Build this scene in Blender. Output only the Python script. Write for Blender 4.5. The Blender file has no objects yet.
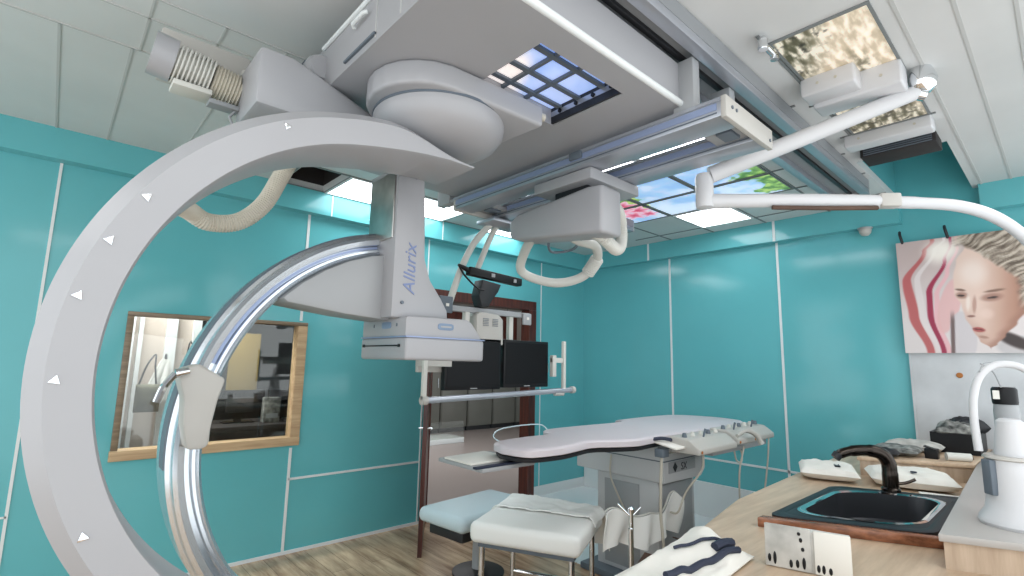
import bpy, bmesh, math, random
from mathutils import Vector, Matrix, noise
random.seed(7)
S = bpy.context.scene
COL = S.collection
PI = math.pi

# ---------------------------------------------------------------- camera, world, light, exposure
cam_d = bpy.data.cameras.new('camera')
cam_d.sensor_width = 36.0
cam_d.lens = 504.6 / 1024 * 36.0
cam_d.clip_start = 0.02
cam = bpy.data.objects.new('camera', cam_d)
COL.objects.link(cam)
_r = Vector((0.73990217, -0.67237934, 0.02123199))
_u = Vector((-0.11302236, -0.09313556, 0.98921773))
_f = Vector((0.66315211, 0.73432404, 0.1449051))
cam.matrix_world = Matrix(((_r.x, _u.x, -_f.x, 0), (_r.y, _u.y, -_f.y, 0), (_r.z, _u.z, -_f.z, 1.6), (0, 0, 0, 1)))
S.camera = cam

W = bpy.data.worlds.new('world'); S.world = W
W.use_nodes = True
W.node_tree.nodes['Background'].inputs[0].default_value = (0.92, 0.97, 1.0, 1)
W.node_tree.nodes['Background'].inputs[1].default_value = 2.3

S.view_settings.view_transform = 'Standard'
S.view_settings.look = 'None'
S.view_settings.gamma = 1
S.view_settings.use_curve_mapping = False
S.view_settings.exposure = -0.16
S.cycles.use_denoising = True
S.cycles.max_bounces = 7
S.cycles.sample_clamp_indirect = 6

def area(name, loc, sx, sy, power, rot=(0, 0, 0), col=(1, 1, 1)):
    d = bpy.data.lights.new(name, 'AREA'); d.shape = 'RECTANGLE'
    d.size = sx; d.size_y = sy; d.energy = power; d.color = col
    o = bpy.data.objects.new(name, d); COL.objects.link(o)
    o.location = loc; o.rotation_euler = rot
    return o
# unseen lamps added overhead as fill, around and behind the photographer
area('ceiling_fill_lamp', (0.1, 0.3, 3.04), 1.2, 0.6, 14)
area('ceiling_fill_lamp', (1.9, -0.35, 3.04), 1.2, 0.6, 10)
area('ceiling_fill_lamp', (-1.3, 2.6, 3.04), 1.2, 0.6, 12)
area('ceiling_fill_lamp', (4.0, -0.3, 3.04), 1.2, 0.6, 10)
# unseen lamps added to brighten the rooms next door
area('control_room_fill_lamp', (0.5, 4.92, 2.8), 0.6, 0.3, 70)
area('corridor_fill_lamp', (4.6, 7.4, 2.85), 1.2, 0.6, 60)

# ---------------------------------------------------------------- helpers
BASE = {}

def sl(c):                                   # sRGB 0-255 -> linear
    out = []
    for v in c[:3]:
        v = v / 255.0
        out.append(v / 12.92 if v <= 0.04045 else ((v + 0.055) / 1.055) ** 2.4)
    return (out[0], out[1], out[2], 1.0)

def mat(name, col, rough=0.5, metal=0.0, spec=0.5, coat=0.0, emit=0.0, var=0.0, vscale=6.0, bump=0.0, bscale=40.0):
    m = bpy.data.materials.new(name); m.use_nodes = True
    nt = m.node_tree; b = nt.nodes['Principled BSDF']
    c = sl(col)
    b.inputs['Base Color'].default_value = c
    b.inputs['Roughness'].default_value = rough
    b.inputs['Metallic'].default_value = metal
    b.inputs['Specular IOR Level'].default_value = spec
    b.inputs['Coat Weight'].default_value = coat
    b.inputs['Coat Roughness'].default_value = 0.05
    if emit:
        b.inputs['Emission Color'].default_value = c
        b.inputs['Emission Strength'].default_value = emit
    if var or bump:
        tc = nt.nodes.new('ShaderNodeTexCoord')
        n = nt.nodes.new('ShaderNodeTexNoise'); n.inputs['Scale'].default_value = vscale
        n.inputs['Detail'].default_value = 4
        nt.links.new(tc.outputs['Object'], n.inputs['Vector'])
        if var:
            r = nt.nodes.new('ShaderNodeValToRGB')
            r.color_ramp.elements[0].position = 0.3; r.color_ramp.elements[1].position = 0.7
            r.color_ramp.elements[0].color = tuple(max(0, v * (1 - var)) for v in c[:3]) + (1,)
            r.color_ramp.elements[1].color = tuple(min(1, v * (1 + var)) for v in c[:3]) + (1,)
            nt.links.new(n.outputs['Fac'], r.inputs['Fac'])
            nt.links.new(r.outputs['Color'], b.inputs['Base Color'])
        if bump:
            n2 = nt.nodes.new('ShaderNodeTexNoise'); n2.inputs['Scale'].default_value = bscale
            nt.links.new(tc.outputs['Object'], n2.inputs['Vector'])
            bp = nt.nodes.new('ShaderNodeBump'); bp.inputs['Strength'].default_value = bump
            bp.inputs['Distance'].default_value = 0.01
            nt.links.new(n2.outputs['Fac'], bp.inputs['Height'])
            nt.links.new(bp.outputs['Normal'], b.inputs['Normal'])
    return m

def wood(name, c0, c1, axis, stretch=14.0, scale=2.2, rough=0.4, planks=None):
    """streaky wood; axis = grain direction; planks = (length, width) draws plank seams"""
    m = bpy.data.materials.new(name); m.use_nodes = True
    nt = m.node_tree; b = nt.nodes['Principled BSDF']; b.inputs['Roughness'].default_value = rough
    tc = nt.nodes.new('ShaderNodeTexCoord'); mp = nt.nodes.new('ShaderNodeMapping')
    sc = [scale * stretch] * 3; sc['xyz'.index(axis)] = scale
    mp.inputs['Scale'].default_value = sc
    nt.links.new(tc.outputs['Object'], mp.inputs['Vector'])
    n = nt.nodes.new('ShaderNodeTexNoise'); n.inputs['Scale'].default_value = 1.0
    n.inputs['Detail'].default_value = 6; n.inputs['Roughness'].default_value = 0.62
    nt.links.new(mp.outputs[0], n.inputs['Vector'])
    r = nt.nodes.new('ShaderNodeValToRGB')
    r.color_ramp.elements[0].position = 0.33; r.color_ramp.elements[1].position = 0.68
    r.color_ramp.elements[0].color = sl(c0); r.color_ramp.elements[1].color = sl(c1)
    nt.links.new(n.outputs['Fac'], r.inputs['Fac'])
    out = r.outputs['Color']
    if planks:
        m2 = nt.nodes.new('ShaderNodeMapping')
        m2.inputs['Rotation'].default_value = (0, 0, PI / 2 if axis == 'y' else 0)
        nt.links.new(tc.outputs['Object'], m2.inputs['Vector'])
        bk = nt.nodes.new('ShaderNodeTexBrick')
        bk.inputs['Scale'].default_value = 1.0
        bk.inputs['Brick Width'].default_value = planks[0]; bk.inputs['Row Height'].default_value = planks[1]
        bk.inputs['Mortar Size'].default_value = 0.002
        bk.inputs['Color1'].default_value = (1, 1, 1, 1); bk.inputs['Color2'].default_value = (0.74, 0.72, 0.7, 1)
        bk.inputs['Mortar'].default_value = (0.25, 0.22, 0.2, 1)
        nt.links.new(m2.outputs[0], bk.inputs['Vector'])
        mx = nt.nodes.new('ShaderNodeMix'); mx.data_type = 'RGBA'; mx.blend_type = 'MULTIPLY'
        mx.inputs['Factor'].default_value = 0.85
        nt.links.new(out, mx.inputs['A']); nt.links.new(bk.outputs['Color'], mx.inputs['B'])
        out = mx.outputs['Result']
    nt.links.new(out, b.inputs['Base Color'])
    return m

def vcol_mat(name, emit=0.0, rough=0.3):
    m = bpy.data.materials.new(name); m.use_nodes = True
    nt = m.node_tree; b = nt.nodes['Principled BSDF']; b.inputs['Roughness'].default_value = rough
    a = nt.nodes.new('ShaderNodeVertexColor'); a.layer_name = 'Col'
    nt.links.new(a.outputs['Color'], b.inputs['Base Color'])
    if emit:
        nt.links.new(a.outputs['Color'], b.inputs['Emission Color'])
        b.inputs['Emission Strength'].default_value = emit
    return m

def glass_mat(name, tint=(0.9, 0.95, 0.95), refl=0.12):
    m = bpy.data.materials.new(name); m.use_nodes = True
    nt = m.node_tree; nt.nodes.remove(nt.nodes['Principled BSDF'])
    o = nt.nodes['Material Output']
    t = nt.nodes.new('ShaderNodeBsdfTransparent'); t.inputs[0].default_value = tint + (1,)
    g = nt.nodes.new('ShaderNodeBsdfGlossy'); g.inputs['Roughness'].default_value = 0.03
    mx = nt.nodes.new('ShaderNodeMixShader'); mx.inputs[0].default_value = refl
    nt.links.new(t.outputs[0], mx.inputs[1]); nt.links.new(g.outputs[0], mx.inputs[2])
    nt.links.new(mx.outputs[0], o.inputs['Surface'])
    return m

def link(o, parent=None):
    COL.objects.link(o)
    if parent is not None: o.parent = parent
    return o

def tag(o, label=None, cat=None, group=None, kind=None):
    if label: o['label'] = label
    if cat: o['category'] = cat
    if group: o['group'] = group
    if kind: o['kind'] = kind
    return o

def thing(name, label, cat, loc, group=None):
    o = bpy.data.objects.new(name, None); o.empty_display_size = 0.1
    o.location = loc; COL.objects.link(o); BASE[o.name] = Vector(loc)
    return tag(o, label, cat, group)

def catmull(pts, n=8):
    P = [Vector(p) for p in pts]
    if len(P) < 3: return P
    P = [P[0] * 2 - P[1]] + P + [P[-1] * 2 - P[-2]]
    out = []
    for i in range(1, len(P) - 2):
        for k in range(n):
            t = k / n
            a, b, c, d = P[i - 1], P[i], P[i + 1], P[i + 2]
            out.append(0.5 * ((2 * b) + (c - a) * t + (2 * a - 5 * b + 4 * c - d) * t * t + (3 * b - a - 3 * c + d) * t ** 3))
    out.append(P[-2])
    return out

class MB:
    def __init__(s): s.bm = bmesh.new()
    def _merge(s, b):
        me = bpy.data.meshes.new('tmp'); b.to_mesh(me); b.free(); s.bm.from_mesh(me); bpy.data.meshes.remove(me)
    def obox(s, c, h, rot=None, bev=0.0, seg=2):
        b = bmesh.new(); bmesh.ops.create_cube(b, size=2.0)
        for v in b.verts: v.co = Vector((v.co.x * h[0], v.co.y * h[1], v.co.z * h[2]))
        if bev: bmesh.ops.bevel(b, geom=b.edges[:], offset=bev, segments=seg, affect='EDGES', profile=0.5)
        M = (rot.to_4x4() if rot else Matrix.Identity(4)); M.translation = Vector(c)
        bmesh.ops.transform(b, matrix=M, verts=b.verts); s._merge(b); return s
    def box(s, x0, x1, y0, y1, z0, z1, bev=0.0, seg=2):
        return s.obox(((x0 + x1) / 2, (y0 + y1) / 2, (z0 + z1) / 2), (abs(x1 - x0) / 2, abs(y1 - y0) / 2, abs(z1 - z0) / 2), None, bev, seg)
    def rings(s, rings, caps=True, closed=False):
        bm = s.bm; R = [[bm.verts.new(p) for p in r] for r in rings]; n = len(R[0])
        rng = range(len(R)) if closed else range(len(R) - 1)
        for i in rng:
            A, B = R[i], R[(i + 1) % len(R)]
            for k in range(n):
                try: bm.faces.new((A[k], A[(k + 1) % n], B[(k + 1) % n], B[k]))
                except ValueError: pass
        if caps and not closed:
            bm.faces.new(R[0][::-1]); bm.faces.new(R[-1])
        return s
    def tube(s, path, r, seg=10, smooth=0, caps=True):
        P = catmull(path, smooth) if smooth else [Vector(p) for p in path]
        rs = r if isinstance(r, (list, tuple)) else [r] * len(P)
        if len(rs) != len(P):
            rs = [rs[min(len(rs) - 1, int(i * (len(rs) - 1) / max(1, len(P) - 1)))] for i in range(len(P))]
        rings = []; ref = None
        for i, p in enumerate(P):
            t = (P[min(i + 1, len(P) - 1)] - P[max(i - 1, 0)])
            if t.length < 1e-9: t = Vector((0, 0, 1))
            t.normalize()
            if ref is None: ref = Vector((0, 0, 1)) if abs(t.z) < 0.9 else Vector((1, 0, 0))
            a = (ref - t * ref.dot(t)).normalized(); ref = a; b = t.cross(a)
            rings.append([p + (a * math.cos(2 * PI * k / seg) + b * math.sin(2 * PI * k / seg)) * rs[i] for k in range(seg)])
        return s.rings(rings, caps)
    def corr(s, path, r, amp=0.12, pitch=0.016, seg=12, smooth=8):
        """corrugated hose"""
        P = catmull(path, smooth); L = [0]
        for i in range(1, len(P)): L.append(L[-1] + (P[i] - P[i - 1]).length)
        n = max(8, int(L[-1] / pitch) * 2); Q = []; j = 0
        for k in range(n + 1):
            d = L[-1] * k / n
            while j < len(L) - 2 and L[j + 1] < d: j += 1
            f = (d - L[j]) / max(1e-9, L[j + 1] - L[j]); Q.append(P[j].lerp(P[j + 1], f))
        return s.tube(Q, [r * (1 + (amp if k % 2 else -amp) * 0.5) for k in range(n + 1)], seg)
    def cyl(s, p0, p1, r0, r1=None, seg=20):
        return s.tube([p0, p1], [r0, r0 if r1 is None else r1], seg)
    def lathe(s, prof, o=(0, 0, 0), seg=28, axis=None):
        o = Vector(o); rings = []
        M = axis if axis else Matrix.Identity(3)
        for r, z in prof:
            rings.append([o + M @ Vector((max(r, 1e-4) * math.cos(2 * PI * k / seg), max(r, 1e-4) * math.sin(2 * PI * k / seg), z)) for k in range(seg)])
        return s.rings(rings)
    def prism(s, pts, vec, bev=0.0, seg=2):
        b = bmesh.new(); vec = Vector(vec)
        A = [b.verts.new(p) for p in pts]; B = [b.verts.new(Vector(p) + vec) for p in pts]
        b.faces.new(A); b.faces.new(B[::-1]); n = len(A)
        for k in range(n): b.faces.new((A[k], B[k], B[(k + 1) % n], A[(k + 1) % n]))
        bmesh.ops.recalc_face_normals(b, faces=b.faces)
        if bev: bmesh.ops.bevel(b, geom=b.edges[:], offset=bev, segments=seg, affect='EDGES', profile=0.5)
        bmesh.ops.triangulate(b, faces=[f for f in b.faces if len(f.verts) > 4])
        s._merge(b); return s
    def arcband(s, prof, cx, cz, a0, a1, n=64):
        """sweep a closed (radius, y) profile about the horizontal y axis through (cx, cz); degrees"""
        rings = []
        for i in range(n + 1):
            a = math.radians(a0 + (a1 - a0) * i / n)
            rings.append([Vector((cx + r * math.cos(a), y, cz + r * math.sin(a))) for r, y in prof])
        return s.rings(rings)
    def ball(s, c, r, sc=(1, 1, 1), seg=16):
        b = bmesh.new(); bmesh.ops.create_uvsphere(b, u_segments=seg, v_segments=max(6, seg // 2), radius=r)
        for v in b.verts: v.co = Vector((v.co.x * sc[0] + c[0], v.co.y * sc[1] + c[1], v.co.z * sc[2] + c[2]))
        s._merge(b); return s
    def grid(s, fn, nu, nv, thick=None):
        bm = s.bm; V = [[bm.verts.new(fn(i / nu, j / nv)) for j in range(nv + 1)] for i in range(nu + 1)]
        F = []
        for i in range(nu):
            for j in range(nv): F.append(bm.faces.new((V[i][j], V[i + 1][j], V[i + 1][j + 1], V[i][j + 1])))
        if thick:
            bmesh.ops.recalc_face_normals(bm, faces=F)
            bmesh.ops.solidify(bm, geom=F, thickness=thick)
        return s
    def quad(s, *p):
        s.bm.faces.new([s.bm.verts.new(q) for q in p]); return s
    def build(s, name, m, parent=None, smooth=True, angle=40, color=None, normals=True, origin=None):
        bm = s.bm
        if normals: bmesh.ops.recalc_face_normals(bm, faces=bm.faces)
        if color:
            lay = bm.verts.layers.float_color.new('Col')
            for v in bm.verts:
                c = color(v.co); v[lay] = sl(c)
        if parent is not None: b = BASE[parent.name]
        elif origin is not None: b = Vector(origin)
        else:
            xs = [v.co for v in bm.verts]
            b = Vector(((min(v.x for v in xs) + max(v.x for v in xs)) / 2, (min(v.y for v in xs) + max(v.y for v in xs)) / 2, min(v.z for v in xs)))
        for v in bm.verts: v.co -= b
        me = bpy.data.meshes.new(name); bm.to_mesh(me); bm.free()
        me.materials.append(m)
        if smooth:
            for p in me.polygons: p.use_smooth = True
            me.set_sharp_from_angle(angle=math.radians(angle))
        o = bpy.data.objects.new(name, me); link(o, parent)
        if parent is None: o.location = b
        BASE[o.name] = b.copy()
        return o

def copy_tree(o, delta, label, parent=None):
    c = o.copy(); COL.objects.link(c)
    if parent is None:
        c.location = o.location + Vector(delta)
        if label: c['label'] = label
    else: c.parent = parent
    for ch in list(o.children): copy_tree(ch, delta, None, c)
    return c

def struct(mb, name, m, smooth=False):
    o = mb.build(name, m, None, smooth=smooth, origin=(0, 0, 0)); o['kind'] = 'structure'; return o

def sstep(a, b, x):
    t = min(1, max(0, (x - a) / (b - a))); return t * t * (3 - 2 * t)
def mixc(a, b, t): return tuple(a[i] + (b[i] - a[i]) * t for i in range(3))
def nz(x, y, z=0.0): return noise.noise(Vector((x, y, z)))
def fbm(x, y, z=0.0, o=4):
    a, f, r = 1.0, 1.0, 0.0
    for _ in range(o):
        r += a * nz(x * f, y * f, z); a *= 0.5; f *= 2.03
    return r

# ---------------------------------------------------------------- materials
M = {}
M['teal'] = mat('teal_glass_panel', (100, 180, 186), 0.12, spec=0.4, var=0.04, vscale=1.2)
M['grout'] = mat('white_joint', (222, 226, 226), 0.6)
M['ceil'] = mat('ceiling_white', (208, 209, 208), 0.45, var=0.04, vscale=2)
M['seam'] = mat('ceiling_joint', (188, 189, 187), 0.6)
M['tee'] = mat('ceiling_tee', (120, 124, 124), 0.5)
M['white'] = mat('white_enamel', (162, 162, 165), 0.35, var=0.02, vscale=3)
M['warmwhite'] = mat('warm_white_plastic', (184, 181, 175), 0.45)
M['enamel'] = mat('bright_enamel', (206, 206, 208), 0.4)
M['grey'] = mat('light_grey_paint', (160, 162, 164), 0.45)
M['pedestal'] = mat('pedestal_paint', (200, 201, 202), 0.45)
M['midgrey'] = mat('mid_grey_paint', (140, 143, 146), 0.5)
M['dark'] = mat('dark_rubber', (30, 32, 36), 0.5)
M['black'] = mat('black_plastic', (14, 15, 18), 0.4, spec=0.3)
M['screen'] = mat('monitor_screen', (6, 8, 12), 0.35, spec=0.2)
M['steel'] = mat('polished_steel', (214, 220, 226), 0.22, metal=0.85, var=0.06, vscale=3)
M['brushed'] = mat('brushed_steel', (190, 188, 184), 0.32, metal=1.0, var=0.3, vscale=5)
M['chrome'] = mat('chrome', (222, 224, 226), 0.08, metal=1.0)
M['alu'] = mat('anodised_aluminium', (176, 180, 188), 0.3, metal=0.6)
M['bluestrip'] = mat('blue_film', (150, 164, 196), 0.3, metal=0.3)
M['hose'] = mat('beige_hose', (196, 190, 176), 0.55)
M['hosew'] = mat('white_hose', (206, 205, 198), 0.5)
M['mattress'] = mat('pink_grey_vinyl', (206, 198, 202), 0.45, bump=0.05, bscale=8)
M['sheet'] = mat('white_sheet', (236, 236, 232), 0.8, bump=0.15, bscale=18)
M['paleblue'] = mat('pale_blue_vinyl', (196, 214, 220), 0.5)
M['paper'] = mat('white_paper', (225, 222, 214), 0.75)
M['navy'] = mat('navy_strap', (28, 36, 58), 0.6)
M['frame'] = wood('light_wood_frame', (170, 140, 105), (205, 178, 140), 'x')
M['frame_dark'] = wood('darker_wood_frame', (104, 90, 74), (150, 132, 108), 'x')  # darker, greyer wood for the window head and left stile
M['mahog'] = wood('mahogany', (58, 22, 16), (98, 44, 32), 'z', rough=0.3)
M['worktop'] = wood('beige_wood_laminate', (172, 146, 120), (208, 184, 158), 'x', stretch=10, scale=1.6, rough=0.35)
M['woodpanel'] = wood('beige_wood_upright', (170, 148, 126), (204, 184, 162), 'z', stretch=12, scale=1.6, rough=0.45)
M['ledge'] = mat('grey_laminate', (176, 172, 168), 0.3)
M['redwood'] = wood('reddish_wood', (96, 58, 40), (160, 104, 74), 'y', rough=0.25)
M['floor'] = wood('wood_plank_floor', (148, 116, 88), (238, 208, 174), 'y', stretch=9, scale=1.3, rough=0.22, planks=(1.3, 0.16))
M['pale_floor'] = mat('pale_floor', (226, 232, 234), 0.18, var=0.03, vscale=1)
M['corr_floor'] = mat('corridor_floor', (170, 158, 154), 0.3)
M['marble'] = mat('white_marble', (200, 202, 204), 0.2, var=0.12, vscale=3.5)
M['cabinet'] = mat('grey_cabinet', (112, 112, 106), 0.4, var=0.06, vscale=2)
M['cream'] = mat('cream_wall', (190, 178, 168), 0.6)
M['glass'] = glass_mat('window_glass', (0.9, 0.92, 0.9), 0.06)
M['light'] = mat('led_diffuser', (250, 252, 255), 0.4, emit=8)
M['litsky'] = vcol_mat('backlit_print', emit=0.75)
M['print'] = vcol_mat('printed_canvas', rough=0.35)
M['steel_dark'] = mat('sink_steel', (58, 60, 64), 0.3, metal=0.5)
M['basin'] = mat('dark_basin', (30, 33, 38), 0.42, spec=.3)
M['tap'] = mat('dark_bronze_tap', (66, 60, 56), 0.22, metal=1.0)
M['lettering'] = mat('blue_grey_lettering', (122, 136, 176), 0.5)
M['pillgrey'] = mat('blue_grey_badge', (120, 140, 165), 0.4)
M['slate'] = mat('slate_grey', (96, 106, 116), 0.5)
M['brown'] = mat('brown_card', (86, 64, 52), 0.7, var=0.2, vscale=8)
M['void'] = mat('dark_void', (40, 36, 36), 0.8)
M['pipe'] = mat('brown_pipe', (128, 104, 94), 0.6)
M['yellow'] = mat('ochre_board', (176, 150, 84), 0.6)
M['olive'] = mat('olive_cloth', (84, 84, 66), 0.8, var=0.5, vscale=14)
M['speckle'] = mat('mottled_print', (120, 120, 116), 0.6, var=0.9, vscale=22)
M['boxprint'] = mat('smudged_card', (186, 184, 178), 0.6, var=0.32, vscale=9)
M['orange'] = mat('orange_sticker', (176, 110, 50), 0.6)

CZ = 3.08          # ceiling height
WY = 4.5           # left wall plane
WX = 5.42          # right wall plane

# ---------------------------------------------------------------- room shell
RX0, RX1, RY0, RY1, RZ1 = 4.16, WX, 0.42, 0.92, 3.55         # recess in the ceiling by the right wall
struct(MB().box(-2.6, WX + .1, -1.0, WY, -0.1, 0.0), 'floor', M['floor'])
struct(MB().box(3.35, WX, 1.45, WY, 0.0, 0.006), 'floor_pale_zone', M['pale_floor'])  # paler zone over the plank floor by the right wall
struct(MB().box(-1.4, 9.9, WY, 10.4, -0.1, 0.0), 'floor_corridor', M['corr_floor'])

def rects_minus(x0, x1, y0, y1, holes):
    xs = sorted({x0, x1, *[h[0] for h in holes], *[h[1] for h in holes]}); ys = sorted({y0, y1, *[h[2] for h in holes], *[h[3] for h in holes]})
    out = []
    for i in range(len(xs) - 1):
        for j in range(len(ys) - 1):
            cx, cy = (xs[i] + xs[i + 1]) / 2, (ys[j] + ys[j + 1]) / 2
            if not any(h[0] < cx < h[1] and h[2] < cy < h[3] for h in holes): out.append((xs[i], xs[i + 1], ys[j], ys[j + 1]))
    return out
DARK = (1.30, 1.66, 3.86, 4.42)
cm = MB()
for a, b, c, d in rects_minus(-2.6, WX + .1, -1.0, WY + .1, [(RX0, WX + .1, RY0, RY1), DARK]): cm.box(a, b, c, d, CZ, CZ + 0.06)
struct(cm, 'ceiling', M['ceil'])
struct(MB().box(RX0, RX1 + .1, RY0, RY1, RZ1, RZ1 + .05).box(RX0 - .02, RX0, RY0, RY1, CZ, RZ1).box(RX0, RX1, RY0 - .02, RY0, CZ + .06, RZ1).box(RX0, RX1, RY1, RY1 + .02, CZ + .06, RZ1), 'ceiling_recess', M['teal'])
struct(MB().box(DARK[0], DARK[1], DARK[2], DARK[3], CZ + .4, CZ + .44).box(DARK[0] - .02, DARK[0], DARK[2], DARK[3], CZ + .06, CZ + .42).box(DARK[1], DARK[1] + .02, DARK[2], DARK[3], CZ + .06, CZ + .42)
       .box(DARK[0], DARK[1], DARK[2] - .02, DARK[2], CZ + .06, CZ + .42).box(DARK[0], DARK[1], DARK[3], DARK[3] + .02, CZ + .06, CZ + .42), 'ceiling_void', M['void'])

# left wall with the observation window and the door
WIN = (0.405, 1.60, 0.915, 1.875); DOOR = (2.93, 4.36, 0.0, 2.26)
wm = MB()
for a, b, c, d in rects_minus(-2.6, WX + .1, 0, CZ + .05, [WIN, DOOR]): wm.box(a, b, WY, WY + 0.1, c, d)
struct(wm, 'wall_left', M['teal'])
struct(MB().box(WX, WX + .1, 0.93, WY, 0.0, CZ + .05).box(WX, WX + .1, -1.0, 0.93, 0.0, RZ1 + .05), 'wall_right', M['teal'])
# glossy band under the ceiling that stands proud of both walls
struct(MB().box(-2.6, WX, WY - .10, WY, 2.87, CZ), 'trim_1', M['teal'])
struct(MB().box(WX - .10, WX, 0.9, WY - .10, 2.87, CZ).box(WX - .10, WX, -1.0, 0.38, 2.87, CZ), 'trim_2', M['teal'])
# joints between the glass panels
j = MB()
jt = 0.007
for x in (-0.085, 1.59, ): j.box(x - .008, x + .008, WY - jt, WY, 0.02, 2.87) if x < 0 else (j.box(x - .011, x + .011, WY - jt, WY, 0.02, WIN[2] - .07), j.box(x - .011, x + .011, WY - jt, WY, WIN[3] + .04, 2.87))
j.box(2.86 - .006, 2.86 + .006, WY - jt, WY, 0.02, 2.87)
j.box(1.59, 2.86, WY - jt, WY, 0.583, 0.601).box(-2.6, -0.085, WY - jt, WY, 0.583, 0.595)
for x in (-0.7, 0.55, 1.75, 2.96, 4.2): j.box(x - .005, x + .005, WY - .10 - .004, WY - .10, 2.87, CZ)
j.box(4.56, 4.572, WY - jt, WY, 0.1, 2.87)
struct(j, 'trim_3', M['grout'])
j = MB()
for y in (3.17, 1.945): j.box(WX - jt, WX, y - .011, y + .011, 0.36, 2.87)
j.box(WX - jt, WX, 0.95, WY, 0.598, 0.618)
for y in (3.4, 1.93): j.box(WX - .104, WX - .10, y - .012, y + .012, 2.87, CZ)
struct(j, 'trim_4', M['grout'])
struct(MB().box(DOOR[1] + .08, WX, WY - .015, WY, 0.0, 0.12).box(-2.6, DOOR[0] - .05, WY - .012, WY, 0, 0.025), 'baseboard_left', M['grout'])
struct(MB().box(WX - .02, WX, 0.93, WY - .015, 0.0, 0.36, 0.004), 'baseboard_right', M['grout'])
# marble cladding beside the counter
struct(MB().box(WX - .03, WX, -1.0, 0.925, 0.0, 1.98).box(WX - .036, WX, 0.915, 0.932, 0.0, 1.98), 'trim_5', M['marble'])

# ceiling joints and tee bars
j = MB(); e = .004
for x in (-.95, -.55, -.137, .13): j.box(x - .006, x + .006, 2.95, WY - .1, CZ - e, CZ)
for x in (-.95, -.55, -.137): j.box(x - .005, x + .005, -1, 2.45, CZ - e, CZ)
for x in (.16, .43, .70, .97): j.box(x - .005, x + .005, 2.45, 2.95, CZ - e, CZ)
for y in (2.95, ): j.box(-2.6, .75, y - .006, y + .006, CZ - e, CZ)
for y in (2.62, 2.45): j.box(-2.6, 1.2, y - .005, y + .005, CZ - e, CZ)
for y in (.36, .19, .02, -.3): j.box(2.1, WX, y - .007, y + .007, CZ - e, CZ)
for x in (.56,): j.box(x - .004, x + .004, 2.95, 4.4, CZ - e, CZ)
struct(j, 'trim_6', M['seam'])
j = MB()
for y in (1.42, 2.0, 2.56, 3.08): j.box(2.5, WX - .1, y - .008, y + .008, CZ - .006, CZ)
for x in (2.98, 3.39, 3.92, 4.43, 5.06): j.box(x - .008, x + .008, .93, 3.4, CZ - .006, CZ)
for y in (3.84, 4.4): j.box(1.2, 4.2, y - .01, y + .01, CZ - .006, CZ)
for x in (1.28, 1.67, 2.31, 2.95, 3.5, 4.08): j.box(x - .01, x + .01, 3.84, 4.4, CZ - .006, CZ)
j.box(2.2, 4.3, .815, .83, CZ - .006, CZ).box(3.62, 3.635, .4, .88, CZ - .006, CZ).box(3.05, 3.06, .4, .88, CZ - .006, CZ)
struct(j, 'trim_7', M['tee'])

# observation window: frame (structure), glass, and the control room behind
t = .045
wf = MB()
wf.box(WIN[1] - .03, WIN[1] + .05, WY - .018, WY + .095, WIN[2] + .02, WIN[3] - .005, .004)
wf.box(WIN[0] - .03, WIN[1] + .05, WY - .025, WY + .1, WIN[2] - .05, WIN[2] + .02, .004)
o = struct(wf, 'window_1', M['frame'])
wf = MB()
wf.box(WIN[0] - .025, WIN[0] + .015, WY - .018, WY + .095, WIN[2] + .02, WIN[3] - .005, .004)
wf.box(WIN[0] - .025, WIN[1] + .05, WY - .02, WY + .1, WIN[3] - .005, WIN[3] + .025, .004)
wf.build('window_head', M['frame_dark'], o)
g = MB().box(WIN[0], WIN[1], WY + .045, WY + .051, WIN[2], WIN[3]).build('window_pane', M['glass'], o)
cr = MB()
for a, b, c, d in rects_minus(-1.5, 2.7, 0, 2.9, [WIN]): cr.box(a, b, WY + .1, WY + .108, c, d)
cr.box(-1.4, 2.8, 7.2, 7.3, 0, 2.9)
cr.box(-1.5, -1.4, WY + .1, 7.3, 0, 2.9).box(2.7, 2.8, WY + .1, 7.3, 0, 2.9)
struct(cr, 'wall_control', M['midgrey'])
struct(MB().box(-1.5, 2.8, WY + .1, 7.3, 2.9, 2.95), 'ceiling_control', M['ceil'])
# lit partition seen in the left half of the window
struct(MB().box(-.6, .98, 5.25, 5.3, 0, 2.9), 'wall_partition', M['cream'])
struct(MB().box(.40, .50, 5.2, 5.25, 0, 2.9).box(.53, .56, 5.2, 5.25, 0, 2.9).box(.72, .80, 5.2, 5.25, 0, 2.9).box(.92, .98, 5.2, 5.25, 0, 2.9), 'trim_8', M['grout'])

# door: frame, open leaf, corridor
df = MB()
df.box(DOOR[0] - .03, DOOR[0] + .03, WY - .03, WY + .12, 0, DOOR[3] - .02, .004)
df.box(DOOR[1] - .02, DOOR[1] + .10, WY - .03, WY + .12, 0, DOOR[3] - .02, .004)
df.box(DOOR[0] - .03, DOOR[1] + .10, WY - .03, WY + .12, DOOR[3] - .02, DOOR[3] + .09, .004)
struct(df, 'door_1', M['mahog'])
A = Vector((2.9, 4.44, 0)); B = Vector((2.42, 3.74, 0)); dv = (B - A).normalized(); pv = Vector((dv.y, -dv.x, 0)) * .018
leaf = MB().prism([A + pv, B + pv, B - pv, A - pv], (0, 0, 2.1), .003)
o = struct(leaf, 'door_2', M['mahog'])
hd = MB(); hp = B - dv * .07
hd.cyl(hp + Vector((0, 0, 1.02)) - pv * 3, hp + Vector((0, 0, 1.02)) + pv * 3, .009).cyl(hp + Vector((0, 0, 1.02)) - pv * 3, hp - dv * .1 + Vector((0, 0, 1.02)) - pv * 3, .008)
hd.build('door_handle', M['chrome'], o)
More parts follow.
